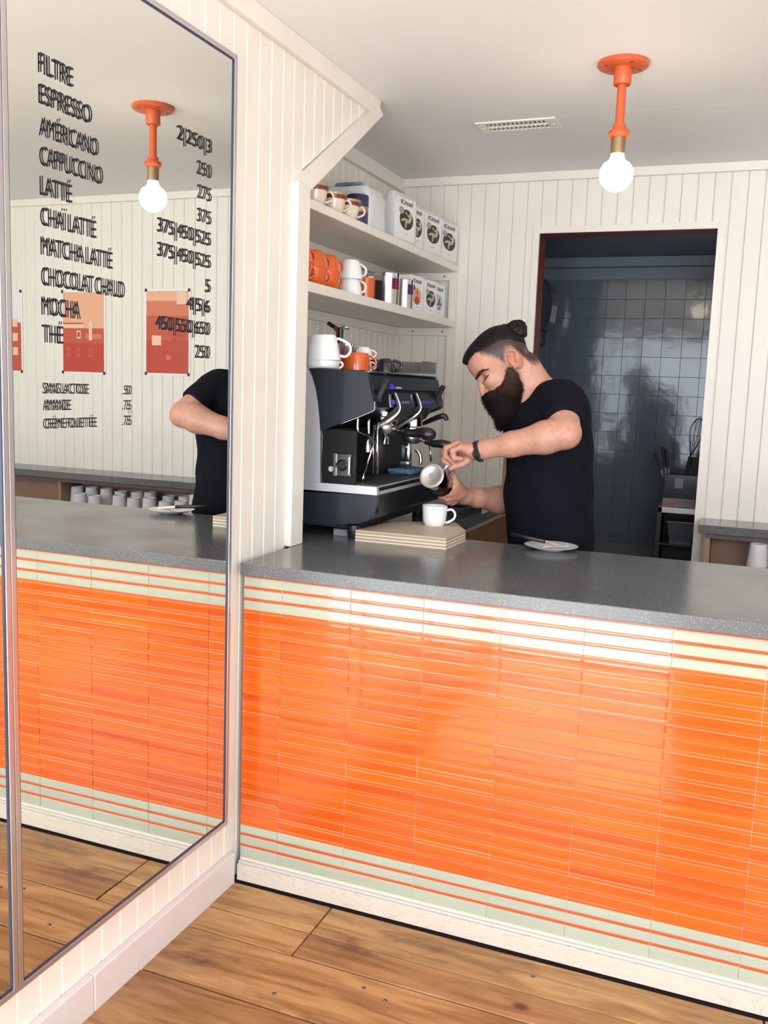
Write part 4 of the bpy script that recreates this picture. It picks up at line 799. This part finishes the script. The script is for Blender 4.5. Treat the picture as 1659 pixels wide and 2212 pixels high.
# ================= BARISTA =================
class Grid:
    def __init__(s,lo,hi,h):
        s.lo=np.array(lo,np.float32); s.h=h; s.n=np.ceil((np.array(hi)-np.array(lo))/h).astype(int)+1; s.v=np.full(s.n,1.0,np.float32)
    def sub(s,lo,hi):
        a=np.maximum(0,np.floor((np.array(lo)-s.lo)/s.h).astype(int)); b=np.minimum(s.n,np.ceil((np.array(hi)-s.lo)/s.h).astype(int)+1)
        if (b<=a).any(): return None,None
        sl=tuple(slice(i,j) for i,j in zip(a,b))
        ax=[(s.lo[i]+s.h*np.arange(a[i],b[i])).astype(np.float32) for i in range(3)]
        return sl,np.stack(np.meshgrid(*ax,indexing='ij'),-1)
    def add(s,lo,hi,f,k=.01,op='u'):
        m=k+3*s.h; sl,X=s.sub(np.array(lo)-m,np.array(hi)+m)
        if sl is None: return
        d=f(X).astype(np.float32); a=s.v[sl]
        if op=='u': h=np.clip(.5+.5*(a-d)/k,0,1); s.v[sl]=a*(1-h)+d*h-k*h*(1-h)
        elif op=='s': d=-d; h=np.clip(.5-.5*(a-d)/k,0,1); s.v[sl]=a*(1-h)+d*h+k*h*(1-h)
        elif op=='i': s.v[sl]=np.maximum(a,d)
    def cone(s,a,b,ra,rb,k=.01,op='u'):
        a=np.array(a,np.float32);b=np.array(b,np.float32); ab=b-a; L=max(float(ab@ab),1e-9); r=max(ra,rb)
        def f(X):
            t=np.clip(((X-a)@ab)/L,0,1); return np.linalg.norm(X-a-t[...,None]*ab,axis=-1)-(ra+(rb-ra)*t)
        s.add(np.minimum(a,b)-r,np.maximum(a,b)+r,f,k,op)
    def chain(s,pts,rs,k=.006):
        for p,q,a,b in zip(pts,pts[1:],rs,rs[1:]): s.cone(p,q,a,b,k)
    def ell(s,c,r,R=None,k=.01,op='u'):
        c=np.array(c,np.float32); r=np.array(r,np.float32); R=np.eye(3,dtype=np.float32) if R is None else np.array(R,np.float32); m=max(r)
        def f(X):
            q=(X-c)@R; k0=np.linalg.norm(q/r,axis=-1); k1=np.linalg.norm(q/r/r,axis=-1)+1e-9; return k0*(k0-1)/k1
        s.add(c-m,c+m,f,k,op)
    def mesh(s,name):
        V=s.v; S_=V<0; nx,ny,nz=V.shape
        cnt=np.zeros((nx-1,ny-1,nz-1),np.int8)
        for i in (0,1):
            for j in (0,1):
                for k in (0,1): cnt+=S_[i:nx-1+i,j:ny-1+j,k:nz-1+k]
        I=np.argwhere((cnt>0)&(cnt<8)); ids=np.full(cnt.shape,-1,np.int32); ids[tuple(I.T)]=np.arange(len(I))
        acc=np.zeros((len(I),3)); n=np.zeros(len(I))
        cs=[(i,j,k) for i in (0,1) for j in (0,1) for k in (0,1)]
        for a in cs:
            for ax in range(3):
                if a[ax]: continue
                b=list(a); b[ax]=1
                va=V[tuple((I+a).T)]; vb=V[tuple((I+b).T)]; c=(va<0)!=(vb<0); t=np.where(c,va/np.where(c,va-vb,1),0)
                p=np.array(a,float)[None].repeat(len(I),0); p[:,ax]+=t; acc[c]+=p[c]; n[c]+=1
        co=(I+acc/n[:,None])*s.h+s.lo
        quads=[]
        for ax in range(3):
            o=[x for x in range(3) if x!=ax]
            A=S_; sl0=[slice(1,-1)]*3; sl0[ax]=slice(0,-1); sl1=[slice(1,-1)]*3; sl1[ax]=slice(1,None)
            c=A[tuple(sl0)]!=A[tuple(sl1)]; E_=np.argwhere(c); off=np.ones(3,int); off[ax]=0; E_=E_+off
            ins=A[tuple(E_.T)]
            def cell(d0,d1):
                q=E_.copy(); q[:,o[0]]-=d0; q[:,o[1]]-=d1; return ids[tuple(q.T)]
            Q=np.stack([cell(1,1),cell(0,1),cell(0,0),cell(1,0)],1)
            flip=ins if ax!=1 else ~ins
            Q[~flip]=Q[~flip][:,::-1]; quads.append(Q)
        Q=np.concatenate(quads); Q=Q[(Q>=0).all(1)]
        me=bpy.data.meshes.new(name); me.vertices.add(len(co)); me.vertices.foreach_set('co',co.astype(np.float32).ravel())
        me.loops.add(len(Q)*4); me.loops.foreach_set('vertex_index',Q.astype(np.int32).ravel()); me.polygons.add(len(Q))
        me.polygons.foreach_set('loop_start',np.arange(0,len(Q)*4,4,dtype=np.int32)); me.update(calc_edges=True); me.validate(); me.shade_smooth()
        return me,co
def smooth_mesh(me,it=2,f=.5):
    n=len(me.vertices); co=np.empty(n*3); me.vertices.foreach_get('co',co); co=co.reshape(-1,3); e=np.empty(len(me.edges)*2,np.int32); me.edges.foreach_get('vertices',e); e=e.reshape(-1,2)
    for _ in range(it):
        acc=np.stack([np.bincount(e[:,0],co[e[:,1],i],n)+np.bincount(e[:,1],co[e[:,0],i],n) for i in range(3)],1); k=np.bincount(e.ravel(),minlength=n)[:,None]; co=co*(1-f)+f*acc/np.maximum(k,1)
    me.vertices.foreach_set('co',co.ravel()); me.update()
def displace(me,fn):
    n=len(me.vertices); co=np.empty(n*3); me.vertices.foreach_get('co',co); co=co.reshape(-1,3); no=np.empty(n*3,np.float32); me.vertex_normals.foreach_get('vector',no); no=no.reshape(-1,3)
    d=np.array([fn(Vector(c)) for c in co]); me.vertices.foreach_set('co',(co+no*d[:,None]).ravel()); me.update()
A3=lambda v:np.array(v,float)
# head frame
H0=A3(P(1089,787,y=.96)); f0=A3((-.94,-.34,0)); f0/=np.linalg.norm(f0); l0=np.cross((0,0,1),f0); pt_=math.radians(35)
HF=math.cos(pt_)*f0-math.sin(pt_)*A3((0,0,1)); HU=math.sin(pt_)*f0+math.cos(pt_)*A3((0,0,1)); HL=np.cross(HU,HF)
HR=np.stack([HF,HL,HU],1)
def hp(F,L,U): return H0+HF*F+HL*L+HU*U
def hloc(X): return (X-H0)@HR
def rotf(deg):   # head-frame axes pitched by deg about the left axis
    a=math.radians(deg); F=HF*math.cos(a)-HU*math.sin(a); U=HU*math.cos(a)+HF*math.sin(a); return np.stack([F,HL,U],1)
neck0=A3((.598,1.01,1.425))
Lsh=A3((.705,.895,1.405)); Lel=A3(P(1222,938,y=.765)); Lwr=A3(P(1030,974,y=.775))
Rsh=A3((.50,1.20,1.375)); Rel=A3(P(1108,1083,y=1.17)); Rwr=A3(P(1003,1072,y=.945))
waist=A3((.655,1.03,1.10)); hip=A3((.672,1.03,.93))
bf=A3((-.86,-.50,0)); bf/=np.linalg.norm(bf); bl=np.cross((0,0,1),bf); BR=np.stack([bf,bl,A3((0,0,1))],1)
def torso(G,inset,k=.05):
    def E(c,r): G.ell(c,[q-inset for q in r],BR,k)
    E(waist-A3((0,0,.02)),(.155,.185,.19)); E(hip,(.150,.183,.15)); E(waist+A3((-.005,0,.15)),(.148,.192,.18)); E(A3((.625,1.03,1.325)),(.130,.190,.135)); E(A3((.682,1.00,1.39)),(.092,.155,.092))
    G.cone(Lsh-A3((.0,-.02,.02)),Lsh+A3((-.02,.03,.01)),.068-inset,.066-inset,k); G.cone(Rsh-A3((0,.02,.01)),Rsh+A3((.02,-.03,.01)),.062-inset,.062-inset,k)
    G.cone(Lsh+A3((-.01,.03,.022)),neck0+A3((.0,.0,-.005)),.045-inset,.060-inset,k*.7); G.cone(Rsh+A3((0,-.02,.02)),neck0-A3((0,0,.005)),.042-inset,.058-inset,k*.7)
G=Grid((.24,.62,.86),(.90,1.36,1.72),.003)
torso(G,.007)
# neck
G.cone(hp(-.055,0,-.045),neck0+A3((.012,0,.01)),.054,.062,.03); G.cone(hp(-.02,0,-.07),neck0+A3((-.05,-.02,-.02)),.045,.05,.03)
# cranium and face
G.ell(hp(.004,0,.040),(.098,.077,.083),rotf(-8),.02); G.ell(hp(-.020,0,.045),(.082,.079,.078),HR,.02)
G.ell(hp(.052,0,.045),(.062,.064,.062),HR,.02)
G.ell(hp(.040,0,-.035),(.058,.060,.085),rotf(-12),.025)
G.ell(hp(.058,0,-.085),(.036,.040,.030),HR,.02)
for s_ in(1,-1):
    G.ell(hp(.070,s_*.036,-.022),(.026,.026,.022),HR,.016)   # cheek
    G.cone(hp(.096,s_*.012,.020),hp(.066,s_*.054,.026),.0110,.010,.012)   # brow ridge
    G.ell(hp(.096,s_*.034,.003),(.022,.018,.0125),HR,.010,'s')  # socket
    G.ell(hp(.0700,s_*.033,.002),(.0150,.0155,.0130),HR,.004)  # lid / eyeball
    G.cone(hp(.0845,s_*.023,-.005),hp(.076,s_*.046,-.002),.0030,.0024,.003)
    G.ell(hp(.098,s_*.013,-.044),(.011,.008,.008),HR,.007)    # nostril wing
    G.ell(hp(.108,s_*.007,-.0545),(.006,.0035,.004),HR,.003,'s')
G.cone(hp(.096,0,.010),hp(.108,0,-.022),.0085,.0095,.010); G.cone(hp(.108,0,-.022),hp(.114,0,-.044),.0095,.0125,.008)
# ears
for s_ in(1,-1):
    eR=np.stack([HF*.95+HU*.3,HL,HU*.95-HF*.3],1); e=hp(-.028,s_*.078,.002)
    ax=lambda a,b,c:e+eR[:,0]*a+HL*s_*b+eR[:,2]*c
    G.ell(ax(0,.002,0),(.0175,.008,.029),eR,.006)
    G.ell(ax(.003,.012,-.001),(.0105,.009,.017),eR,.004,'s')
    ring=[ax(.012,.006,.008),ax(.013,.009,.020),ax(.003,.012,.030),ax(-.010,.014,.026),ax(-.018,.014,.010),ax(-.017,.013,-.008),ax(-.009,.011,-.024),ax(.002,.007,-.030)]
    G.chain(ring,[.003,.0035,.0038,.004,.004,.0038,.0045,.0048],.003)
    G.chain([ax(-.008,.010,.016),ax(-.010,.011,.002),ax(-.005,.010,-.012)],[.003,.0035,.003],.003)
    G.ell(ax(.012,.006,-.004),(.004,.004,.006),eR,.003)
    G.ell(hp(-.035,s_*.062,-.01),(.02,.016,.03),HR,.01)
# arms
G.chain([Lsh,Lel+A3((-.004,.012,.006))],[.060,.050],.02)
G.cone(Lel+A3((.004,-.004,0)),Lel+A3((.012,-.012,-.012)),.030,.024,.02)
fa=Lwr-Lel
G.chain([Lel,Lel+fa*.22+A3((0,0,.002)),Lel+fa*.6,Lel+fa*.9,Lwr+fa*.02],[.046,.052,.040,.029,.027],.02)
G.chain([Rsh,Rel],[.054,.046],.02); fr=Rwr-Rel
G.chain([Rel,Rel+fr*.3,Rel+fr*.75,Rwr],[.046,.050,.034,.028],.02)
# left hand: palm then curled fingers round the pitcher handle
K=[P(996,966,y=.735),P(988,959,y=.752),P(982,959,y=.770),P(981,963,y=.790)]
K=[A3(k) for k in K]; wl_=Lwr+fa*.03
for k_,r_ in zip(K,(.0125,.0135,.0135,.013)): G.cone(wl_+(k_-K[1])*.45,k_,.019,r_,.012)
G.ell((Lwr+K[1])*.5+A3((0,.004,-.006)),(.040,.026,.019),None,.015)
G.ell((Lwr+K[2])*.5+A3((-.006,.016,-.030)),(.030,.018,.020),None,.015)   # heel / thumb pad
def fing(pts,rs): G.chain([A3(p) for p in pts],rs,.004)
fing([K[0],P(977,974,y=.728),P(981,990,y=.733),P(996,991,y=.742)],[.0105,.0098,.0090,.0080])
fing([K[1],P(964,968,y=.746),P(962,985,y=.750),P(976,996,y=.758)],[.0115,.0105,.0095,.0085])
fing([K[2],P(960,975,y=.768),P(959,994,y=.772),P(972,1004,y=.778)],[.0115,.0105,.0095,.0085])
fing([K[3],P(962,980,y=.792),P(961,1000,y=.794),P(972,1011,y=.796)],[.0115,.0105,.0095,.0085])
fing([P(1016,990,y=.790),P(1000,1001,y=.775),P(984,1006,y=.762),P(974,1012,y=.758)],[.0165,.0130,.0110,.0085])
# right hand under the pitcher
q=[A3(P(988,1062,y=.905)),A3(P(978,1050,y=.872))]
G.chain([Rwr,q[0],q[1]],[.028,.030,.027],.015); G.ell(A3(P(980,1052,y=.875)),(.026,.028,.030),None,.015)
fing([P(984,1040,y=.868),P(976,1022,y=.850),P(970,1008,y=.838)],[.0150,.0115,.0090])
fing([P(985,1072,y=.885),P(966,1078,y=.858),P(951,1069,y=.838),P(944,1058,y=.832)],[.0130,.0112,.0098,.0085])
fing([P(986,1076,y=.905),P(968,1084,y=.885),P(954,1076,y=.868),P(947,1064,y=.862)],[.0130,.0110,.0098,.0085])
fing([P(984,1066,y=.875),P(963,1068,y=.842),P(950,1056,y=.828),P(947,1046,y=.828)],[.0130,.0110,.0098,.0085])
fing([P(992,1078,y=.925),P(976,1087,y=.910),P(963,1082,y=.898),P(958,1072,y=.894)],[.0120,.0100,.0090,.0080])
me,co=G.mesh('body'); smooth_mesh(me,1,.5); GB=G
def onskin(F,L,U,off=0.0):
    p=hp(F,L,U); d=HF*.55+HL*(.84 if L>0 else -.84); d/=np.linalg.norm(d); q=p-d*.02
    for k in range(80):
        i=tuple(np.round((q-GB.lo)/GB.h).astype(int)); 
        if GB.v[i]>0: break
        q=q+d*.0008
    # refine by staying on the measured silhouette line in F,U but moved to the surface
    return q+d*off
Lc=hloc(co); F_,Ll,U_=Lc.T
# colour zones of the skin itself: shaved hair, ear and knuckle redness
def interp(F,xs,ys): return np.interp(F,xs,ys)
low_=interp(F_,[-.09,-.075,-.060,-.045,-.028,-.012,.003,.017,.045,.07,.1],[-.065,-.055,-.005,.030,.036,.020,.000,.026,.062,.085,.088])
nz_=rng.normal(0,.0035,len(co)); head=(np.linalg.norm(Lc,axis=1)<.16)
bz=np.clip((U_-low_+nz_)/.030+.25*((U_-low_+nz_)>0),0,1)*head*((U_>-.075))
bz*=np.where((F_>.055)&(U_<.085),0,1)
ear=np.clip(1-np.linalg.norm((Lc-np.array([-.03,.088,.002]))/np.array([.026,.022,.038]),axis=1)*.8,0,1)*(np.abs(Ll)>.076)
sk=np.array([.54,.285,.205]); red=np.array([.50,.14,.095]); bzc=np.array([.022,.015,.014])
hand=np.clip(1-np.minimum(np.linalg.norm(co-K[1],axis=1),np.linalg.norm(co-q[1],axis=1))/.10,0,1); elb=np.clip(1-np.linalg.norm(co-(Lel+A3((.01,-.04,-.02))),axis=1)/.06,0,1)
nose=np.clip(1-np.linalg.norm(Lc-np.array([.112,0,-.042]),axis=1)/.030,0,1); chk=np.clip(1-np.linalg.norm(np.abs(Lc)-np.array([.075,.05,.022]),axis=1)/.04,0,1)
rmix=np.clip(ear*1.3+hand*.55+elb*.35+nose*.7+chk*.3,0,1)[:,None]
colr=sk*(1-rmix)+(sk*.35+red*.65)*rmix
bz=(bz*.96)[:,None]; colr=colr*(1-bz)+bzc*bz
lid=np.clip(1-np.linalg.norm((np.abs(Lc)-np.array([.082,.033,.0035]))/np.array([.02,.020,.012]),axis=1),0,1)[:,None]*.5
colr=colr*(1-lid)+np.array([.36,.17,.13])*lid
at=me.color_attributes.new('skin_colour','FLOAT_COLOR','POINT'); at.data.foreach_set('color',np.concatenate([colr,np.ones((len(co),1))],1).astype(np.float32).ravel())
SKIN=mat('skin',(.6,.34,.24),.48,sss=.12); a_=nd(SKIN,'ShaderNodeAttribute',attribute_name='skin_colour'); mo=ramp(SKIN,noise(SKIN,coords(SKIN),70,4),[(.3,(.88,.84,.82)),(.7,(1.04,1.04,1.04))]); base(SKIN,mix(SKIN,1,a_.outputs['Color'],mo,'MULTIPLY')); bump(SKIN,noise(SKIN,coords(SKIN),420,2),.10,.002)
man=thing('person','bearded barista with topknot in a black t-shirt pouring from a steel pitcher','person',(0,0,0))
me_obj('body',me,SKIN,man)
SHIRT=mat('black_cotton',(.006,.006,.011),.9,spec=.12); bump(SHIRT,noise(SHIRT,coords(SHIRT,(1,1,.45)),14,4,.6,.8),.5,.02)
G=Grid((.36,.62,.84),(.90,1.36,1.56),.005); torso(G,0)
hL=Lsh+(Lel-Lsh)*.62; hR=Rsh+(Rel-Rsh)*.52
def sleeve(a,b,ra,rb):
    a=A3(a);b=A3(b);d=(b-a);L=np.linalg.norm(d);d/=L
    def f(X):
        t=np.clip((X-a)@d/L,0,1.2); return np.maximum(np.linalg.norm(X-a-(t*L)[...,None]*d,axis=-1)-(ra+(rb-ra)*t),(X-b)@d)
    r=max(ra,rb); G.add(np.minimum(a,b)-r,np.maximum(a,b)+r,f,.012)
sleeve(Lsh,hL,.069,.062); sleeve(Rsh,hR,.062,.056)
# neckline opening
ncd=(hp(-.03,0,-.06)-neck0); ncd/=np.linalg.norm(ncd)
G.ell(neck0+ncd*.045+A3((-.035,-.012,-.006)),(.098,.082,.062),BR,.008,'s')
def hem(X): return .865-X[...,2]
G.add((.3,.6,.84),(.9,1.4,.88),hem,.001,'i')
me,_=G.mesh('t_shirt')
from mathutils import noise as mnz
displace(me,lambda c:.0045*mnz.noise(Vector((c.x*9,c.y*9,c.z*5)))+.003*mnz.noise(Vector((c.x*22+c.z*9,c.y*22,c.z*9))))
smooth_mesh(me,1); me_obj('t_shirt',me,SHIRT,man)
# trousers, shoes (below the counter)
G=Grid((.44,.76,.07),(.90,1.30,1.0),.008)
ft=[A3((.66,.93,.09)),A3((.69,1.14,.09))]
G.ell(hip-A3((0,0,.02)),(.135,.165,.13),BR,.03)
for s_,f_ in zip((1,-1),ft):
    h_=hip+bl*s_*.085-A3((0,0,.08)); kn=(h_+f_)/2+bf*.03; G.chain([h_,kn,f_],[.092,.066,.056],.03)
me,_=G.mesh('trousers'); smooth_mesh(me,2); me_obj('trousers',me,mat('dark_trousers',(.012,.013,.018),.85),man)
for f_ in ft:
    G=Grid(f_-A3((.26,.22,.10)),f_+A3((.14,.14,.06)),.006); G.chain([f_-bf*.04-A3((0,0,.035)),f_+bf*.10-A3((0,0,.045)),f_+bf*.17-A3((0,0,.052))],[.048,.042,.034],.02); G.cone(f_,f_-A3((0,0,.04)),.05,.05,.02)
    G.add(f_-A3((.3,.3,.12)),f_+A3((.2,.2,.1)),lambda X:.0015-X[...,2],.001,'i'); me,_=G.mesh('shoe'); me_obj('shoe',me,BLKM,man)
# hair: slicked cap, bun, brows, beard
HAIR=mat('black_hair',(.005,.004,.004),.5,spec=.25); bump(HAIR,noise(HAIR,coords(HAIR,(40,150,60)),1.5,3),.6,.004)
BEARD=mat('brown_beard',(.012,.007,.006),.85,spec=.15)
_a=nd(BEARD,'ShaderNodeVectorMath',operation='DISTANCE'); lk(BEARD,nd(BEARD,'ShaderNodeNewGeometry').outputs['Position'],_a.inputs[0]); _a.inputs[1].default_value=tuple(hp(.02,.075,.01))
_n=nd(BEARD,'ShaderNodeMath',operation='MULTIPLY_ADD'); lk(BEARD,noise(BEARD,coords(BEARD),60,4),_n.inputs[0]); _n.inputs[1].default_value=.05; lk(BEARD,_a.outputs['Value'],_n.inputs[2])
base(BEARD,ramp(BEARD,_n.outputs[0],[(.05,(.085,.042,.027)),(.10,(.050,.025,.017)),(.15,(.012,.008,.007)),(.25,(.006,.005,.005))]))
G=Grid(H0-.20,H0+.20,.003)
G.ell(hp(.006,0,.045),(.1015,.0790,.085),rotf(-8),.02); G.ell(hp(-.020,0,.050),(.084,.0810,.081),HR,.02); G.ell(hp(.060,0,.062),(.064,.055,.052),HR,.02); G.ell(hp(.085,0,.062),(.044,.040,.030),rotf(30),.018)
def cap(X):
    l=hloc(X); F,L_,U=l[...,0],l[...,1],l[...,2]
    lim=np.interp(F,[-.12,-.084,-.05,-.018,.02,.044,.07,.100,.13],[.005,.028,.060,.074,.078,.080,.088,.080,.066])
    lim=lim+.0015*np.sin(F*310)*np.sin(F*97+1)
    front=(F-.112)-(U-.07)*.6
    return np.maximum(lim-U-.25*np.clip(.045-np.abs(L_),-1,.045)*1.0,np.maximum(-1,front*.8))
G.add(H0-.2,H0+.2,cap,.002,'i')
me,_=G.mesh('hair'); smooth_mesh(me,1); me_obj('hair',me,HAIR,man)
# bun
G=Grid(hp(-.085,0,.10)-.075,hp(-.085,0,.10)+.075,.003); bc=A3(P(1116,714,y=.965))
G.ell(bc-A3((0,0,.003)),(.037,.036,.039),None,.01); G.chain([bc,hp(-.060,0,.098)],[.026,.024],.015)
me,_=G.mesh('hair_bun')
displace(me,lambda c:.005*mnz.noise(c*42)+.003*mnz.noise(c*95))
me_obj('hair_bun',me,HAIR,man)
# brows and lashes
for s_ in(1,-1):
    G=Grid(hp(.085,s_*.037,.018)-.055,hp(.085,s_*.037,.018)+.055,.0018); G.chain([hp(.107,s_*.009,.012),onskin(.094,s_*.027,.018),onskin(.082,s_*.042,.023),onskin(.070,s_*.052,.023),onskin(.056,s_*.060,.018)],[.0045,.0052,.0054,.0044,.0024],.003)
    me,_=G.mesh('eyebrow')
    displace(me,lambda c:.0012*mnz.noise(c*260))
    me_obj('eyebrow',me,BEARD,man)
    me_obj('eyelash',tube(spline([Vector(onskin(.085,s_*.024,-.0075)),Vector(onskin(.080,s_*.034,-.0065,.0005)),Vector(onskin(.072,s_*.043,-.0035,.0005)),Vector(onskin(.062,s_*.050,.001))],4),[.0012,.0028,.0026,.0010],6),BEARD,man)
# beard
G=Grid(H0+A3((-.20,-.16,-.30)),H0+A3((.16,.16,.06)),.003)
J=[hp(-.004,0,-.03)]
for s_ in(1,-1):
    G.ell(hp(.030,s_*.050,-.075),(.040,.024,.030),HR,.02)
    G.chain([hp(.000,s_*.068,-.022),hp(.006,s_*.070,-.050),hp(.028,s_*.060,-.085),hp(.062,s_*.028,-.108)],[.008,.017,.029,.033],.02)
    G.chain([hp(.112,s_*.006,-.064),hp(.098,s_*.030,-.074),hp(.060,s_*.050,-.078)],[.013,.014,.022],.015)
G.ell(hp(.070,0,-.100),(.050,.052,.042),HR,.02)
tip=A3(P(1083,915,y=.935)); G.chain([hp(.070,0,-.105),A3(P(1092,880,y=.94)),tip],[.056,.046,.020],.03)
G.chain([A3(P(1103,850,y=.96)),A3(P(1100,880,y=.955))],[.042,.034],.03)
me,bco=G.mesh('beard'); smooth_mesh(me,2)
displace(me,lambda c:.004*mnz.noise(c*38)+.0025*mnz.noise(c*110))
bo=me_obj('beard',me,BEARD,man)
# loose strands standing off beard, bun and hairline
bm=bmesh.new(); me.update(); vs=me.vertices; down=Vector((0,0,-1))
idx=rng.choice(len(vs),min(len(vs),9000),replace=False); VN=np.empty(len(vs)*3,np.float32); me.vertex_normals.foreach_get('vector',VN); VN=VN.reshape(-1,3)
for i in idx:
    v=vs[int(i)]; n=Vector(VN[int(i)]); p=v.co; L_=random.uniform(.006,.017)
    d=(n*.55+down*1.0+Vector(rng.normal(0,.28,3))).normalized(); sd=d.cross(n); 
    if sd.length<1e-3: continue
    sd=sd.normalized()*.0007; q0=p-n*.002; q1=p+d*L_*.55+n*.0012; q2=p+d*L_
    a=[bm.verts.new(x) for x in (q0+sd,q0-sd,q1-sd,q1+sd)]; b=bm.verts.new(q2); bm.faces.new(a); bm.faces.new((a[3],a[2],b))
me_obj('beard_strands',bm,BEARD,bo)['kind']='stuff'
# bracelet and ring
wd=(Lwr-Lel); wd.astype(float); wdv=Vector(wd).normalized(); bt_=Vector(Lwr)-wdv*.004
Mq=Matrix.Translation(bt_)@(wdv.to_track_quat('Z','Y').to_matrix().to_4x4())@Matrix.Rotation(.18,4,'X')
for k in range(5):
    pts=[Mq@Vector((.0325*math.cos(a*PI/12)*1.0,.0305*math.sin(a*PI/12),-.010+k*.0052)) for a in range(25)]
    me_obj('leather_bracelet',tube(pts,.0030,6),BLKM,man,'all')
me_obj('bracelet_knot',tube([Mq@Vector((.02,-.030,-.002)),Mq@Vector((.014,-.034,.004)),Mq@Vector((.004,-.038,-.006))],.005,6),BLKM,man)
a,b=Vector(K[1]),P(964,968,y=.746); d=(b-a).normalized(); c=a+(b-a)*.55
Mq=Matrix.Translation(c)@d.to_track_quat('Z','Y').to_matrix().to_4x4(); me_obj('gold_ring',tube([Mq@Vector((.0122*math.cos(k*PI/10),.0122*math.sin(k*PI/10),0)) for k in range(21)],.0014,6),mat('gold',(.65,.42,.12),.25,1),man)
# milk pitcher in his hands
pc=P(932,1027,y=.745); vd=(pc-CP).normalized(); axd=(vd*.90+CR*.34-CU*.33).normalized()
t=thing('milk_pitcher','stainless steel milk pitcher tipped in the barista\'s hands, base to camera','pitcher',pc,rot=axd.to_track_quat('Z','Y').to_euler())
me_obj('base_disc',lathe([(0,.0035),(.031,.0035),(.033,.002),(.0345,.002),(.0365,0),(.041,.0),(.0442,.003),(.0442,.004),(0,.004)],44),mat('pitcher_base',(.66,.65,.63),.33,.75),t,True)
me_obj('wall',lathe([(.0440,.0035),(.0455,.010),(.0455,.050),(.043,.075),(.040,.095),(.042,.108),(.0405,.108),(.0385,.095),(.0415,.075),(.044,.050),(.044,.006)],44),mat('pitcher_steel',(.36,.36,.37),.16,1),t,True)
iv=t.rotation_euler.to_matrix().inverted()
g0=iv@(P(960,1003,y=.765)-pc); g1=iv@(P(968,992,y=.752)-pc); ha=math.atan2(g1.y,g1.x)
u_=Vector((math.cos(ha),math.sin(ha),0)); z_=Vector((0,0,1))
me_obj('handle',tube(spline([u_*.044+z_*.022,u_*.058+z_*.016,u_*.076+z_*.020,u_*.083+z_*.040,u_*.072+z_*.070,u_*.042+z_*.088],5),.0035,8,flat=2.4),mat('handle_steel',(.62,.58,.52),.35,.8),t,'all')
for k in range(5):
    me_obj('stamp',B(((-.016+.0015*k,-.010+k*.0045,.0014),(.012-.001*k,-.0088+k*.0045,.0036))),mat('stamp_grey',(.28,.27,.26),.5),t).rotation_euler=(0,0,-.6)
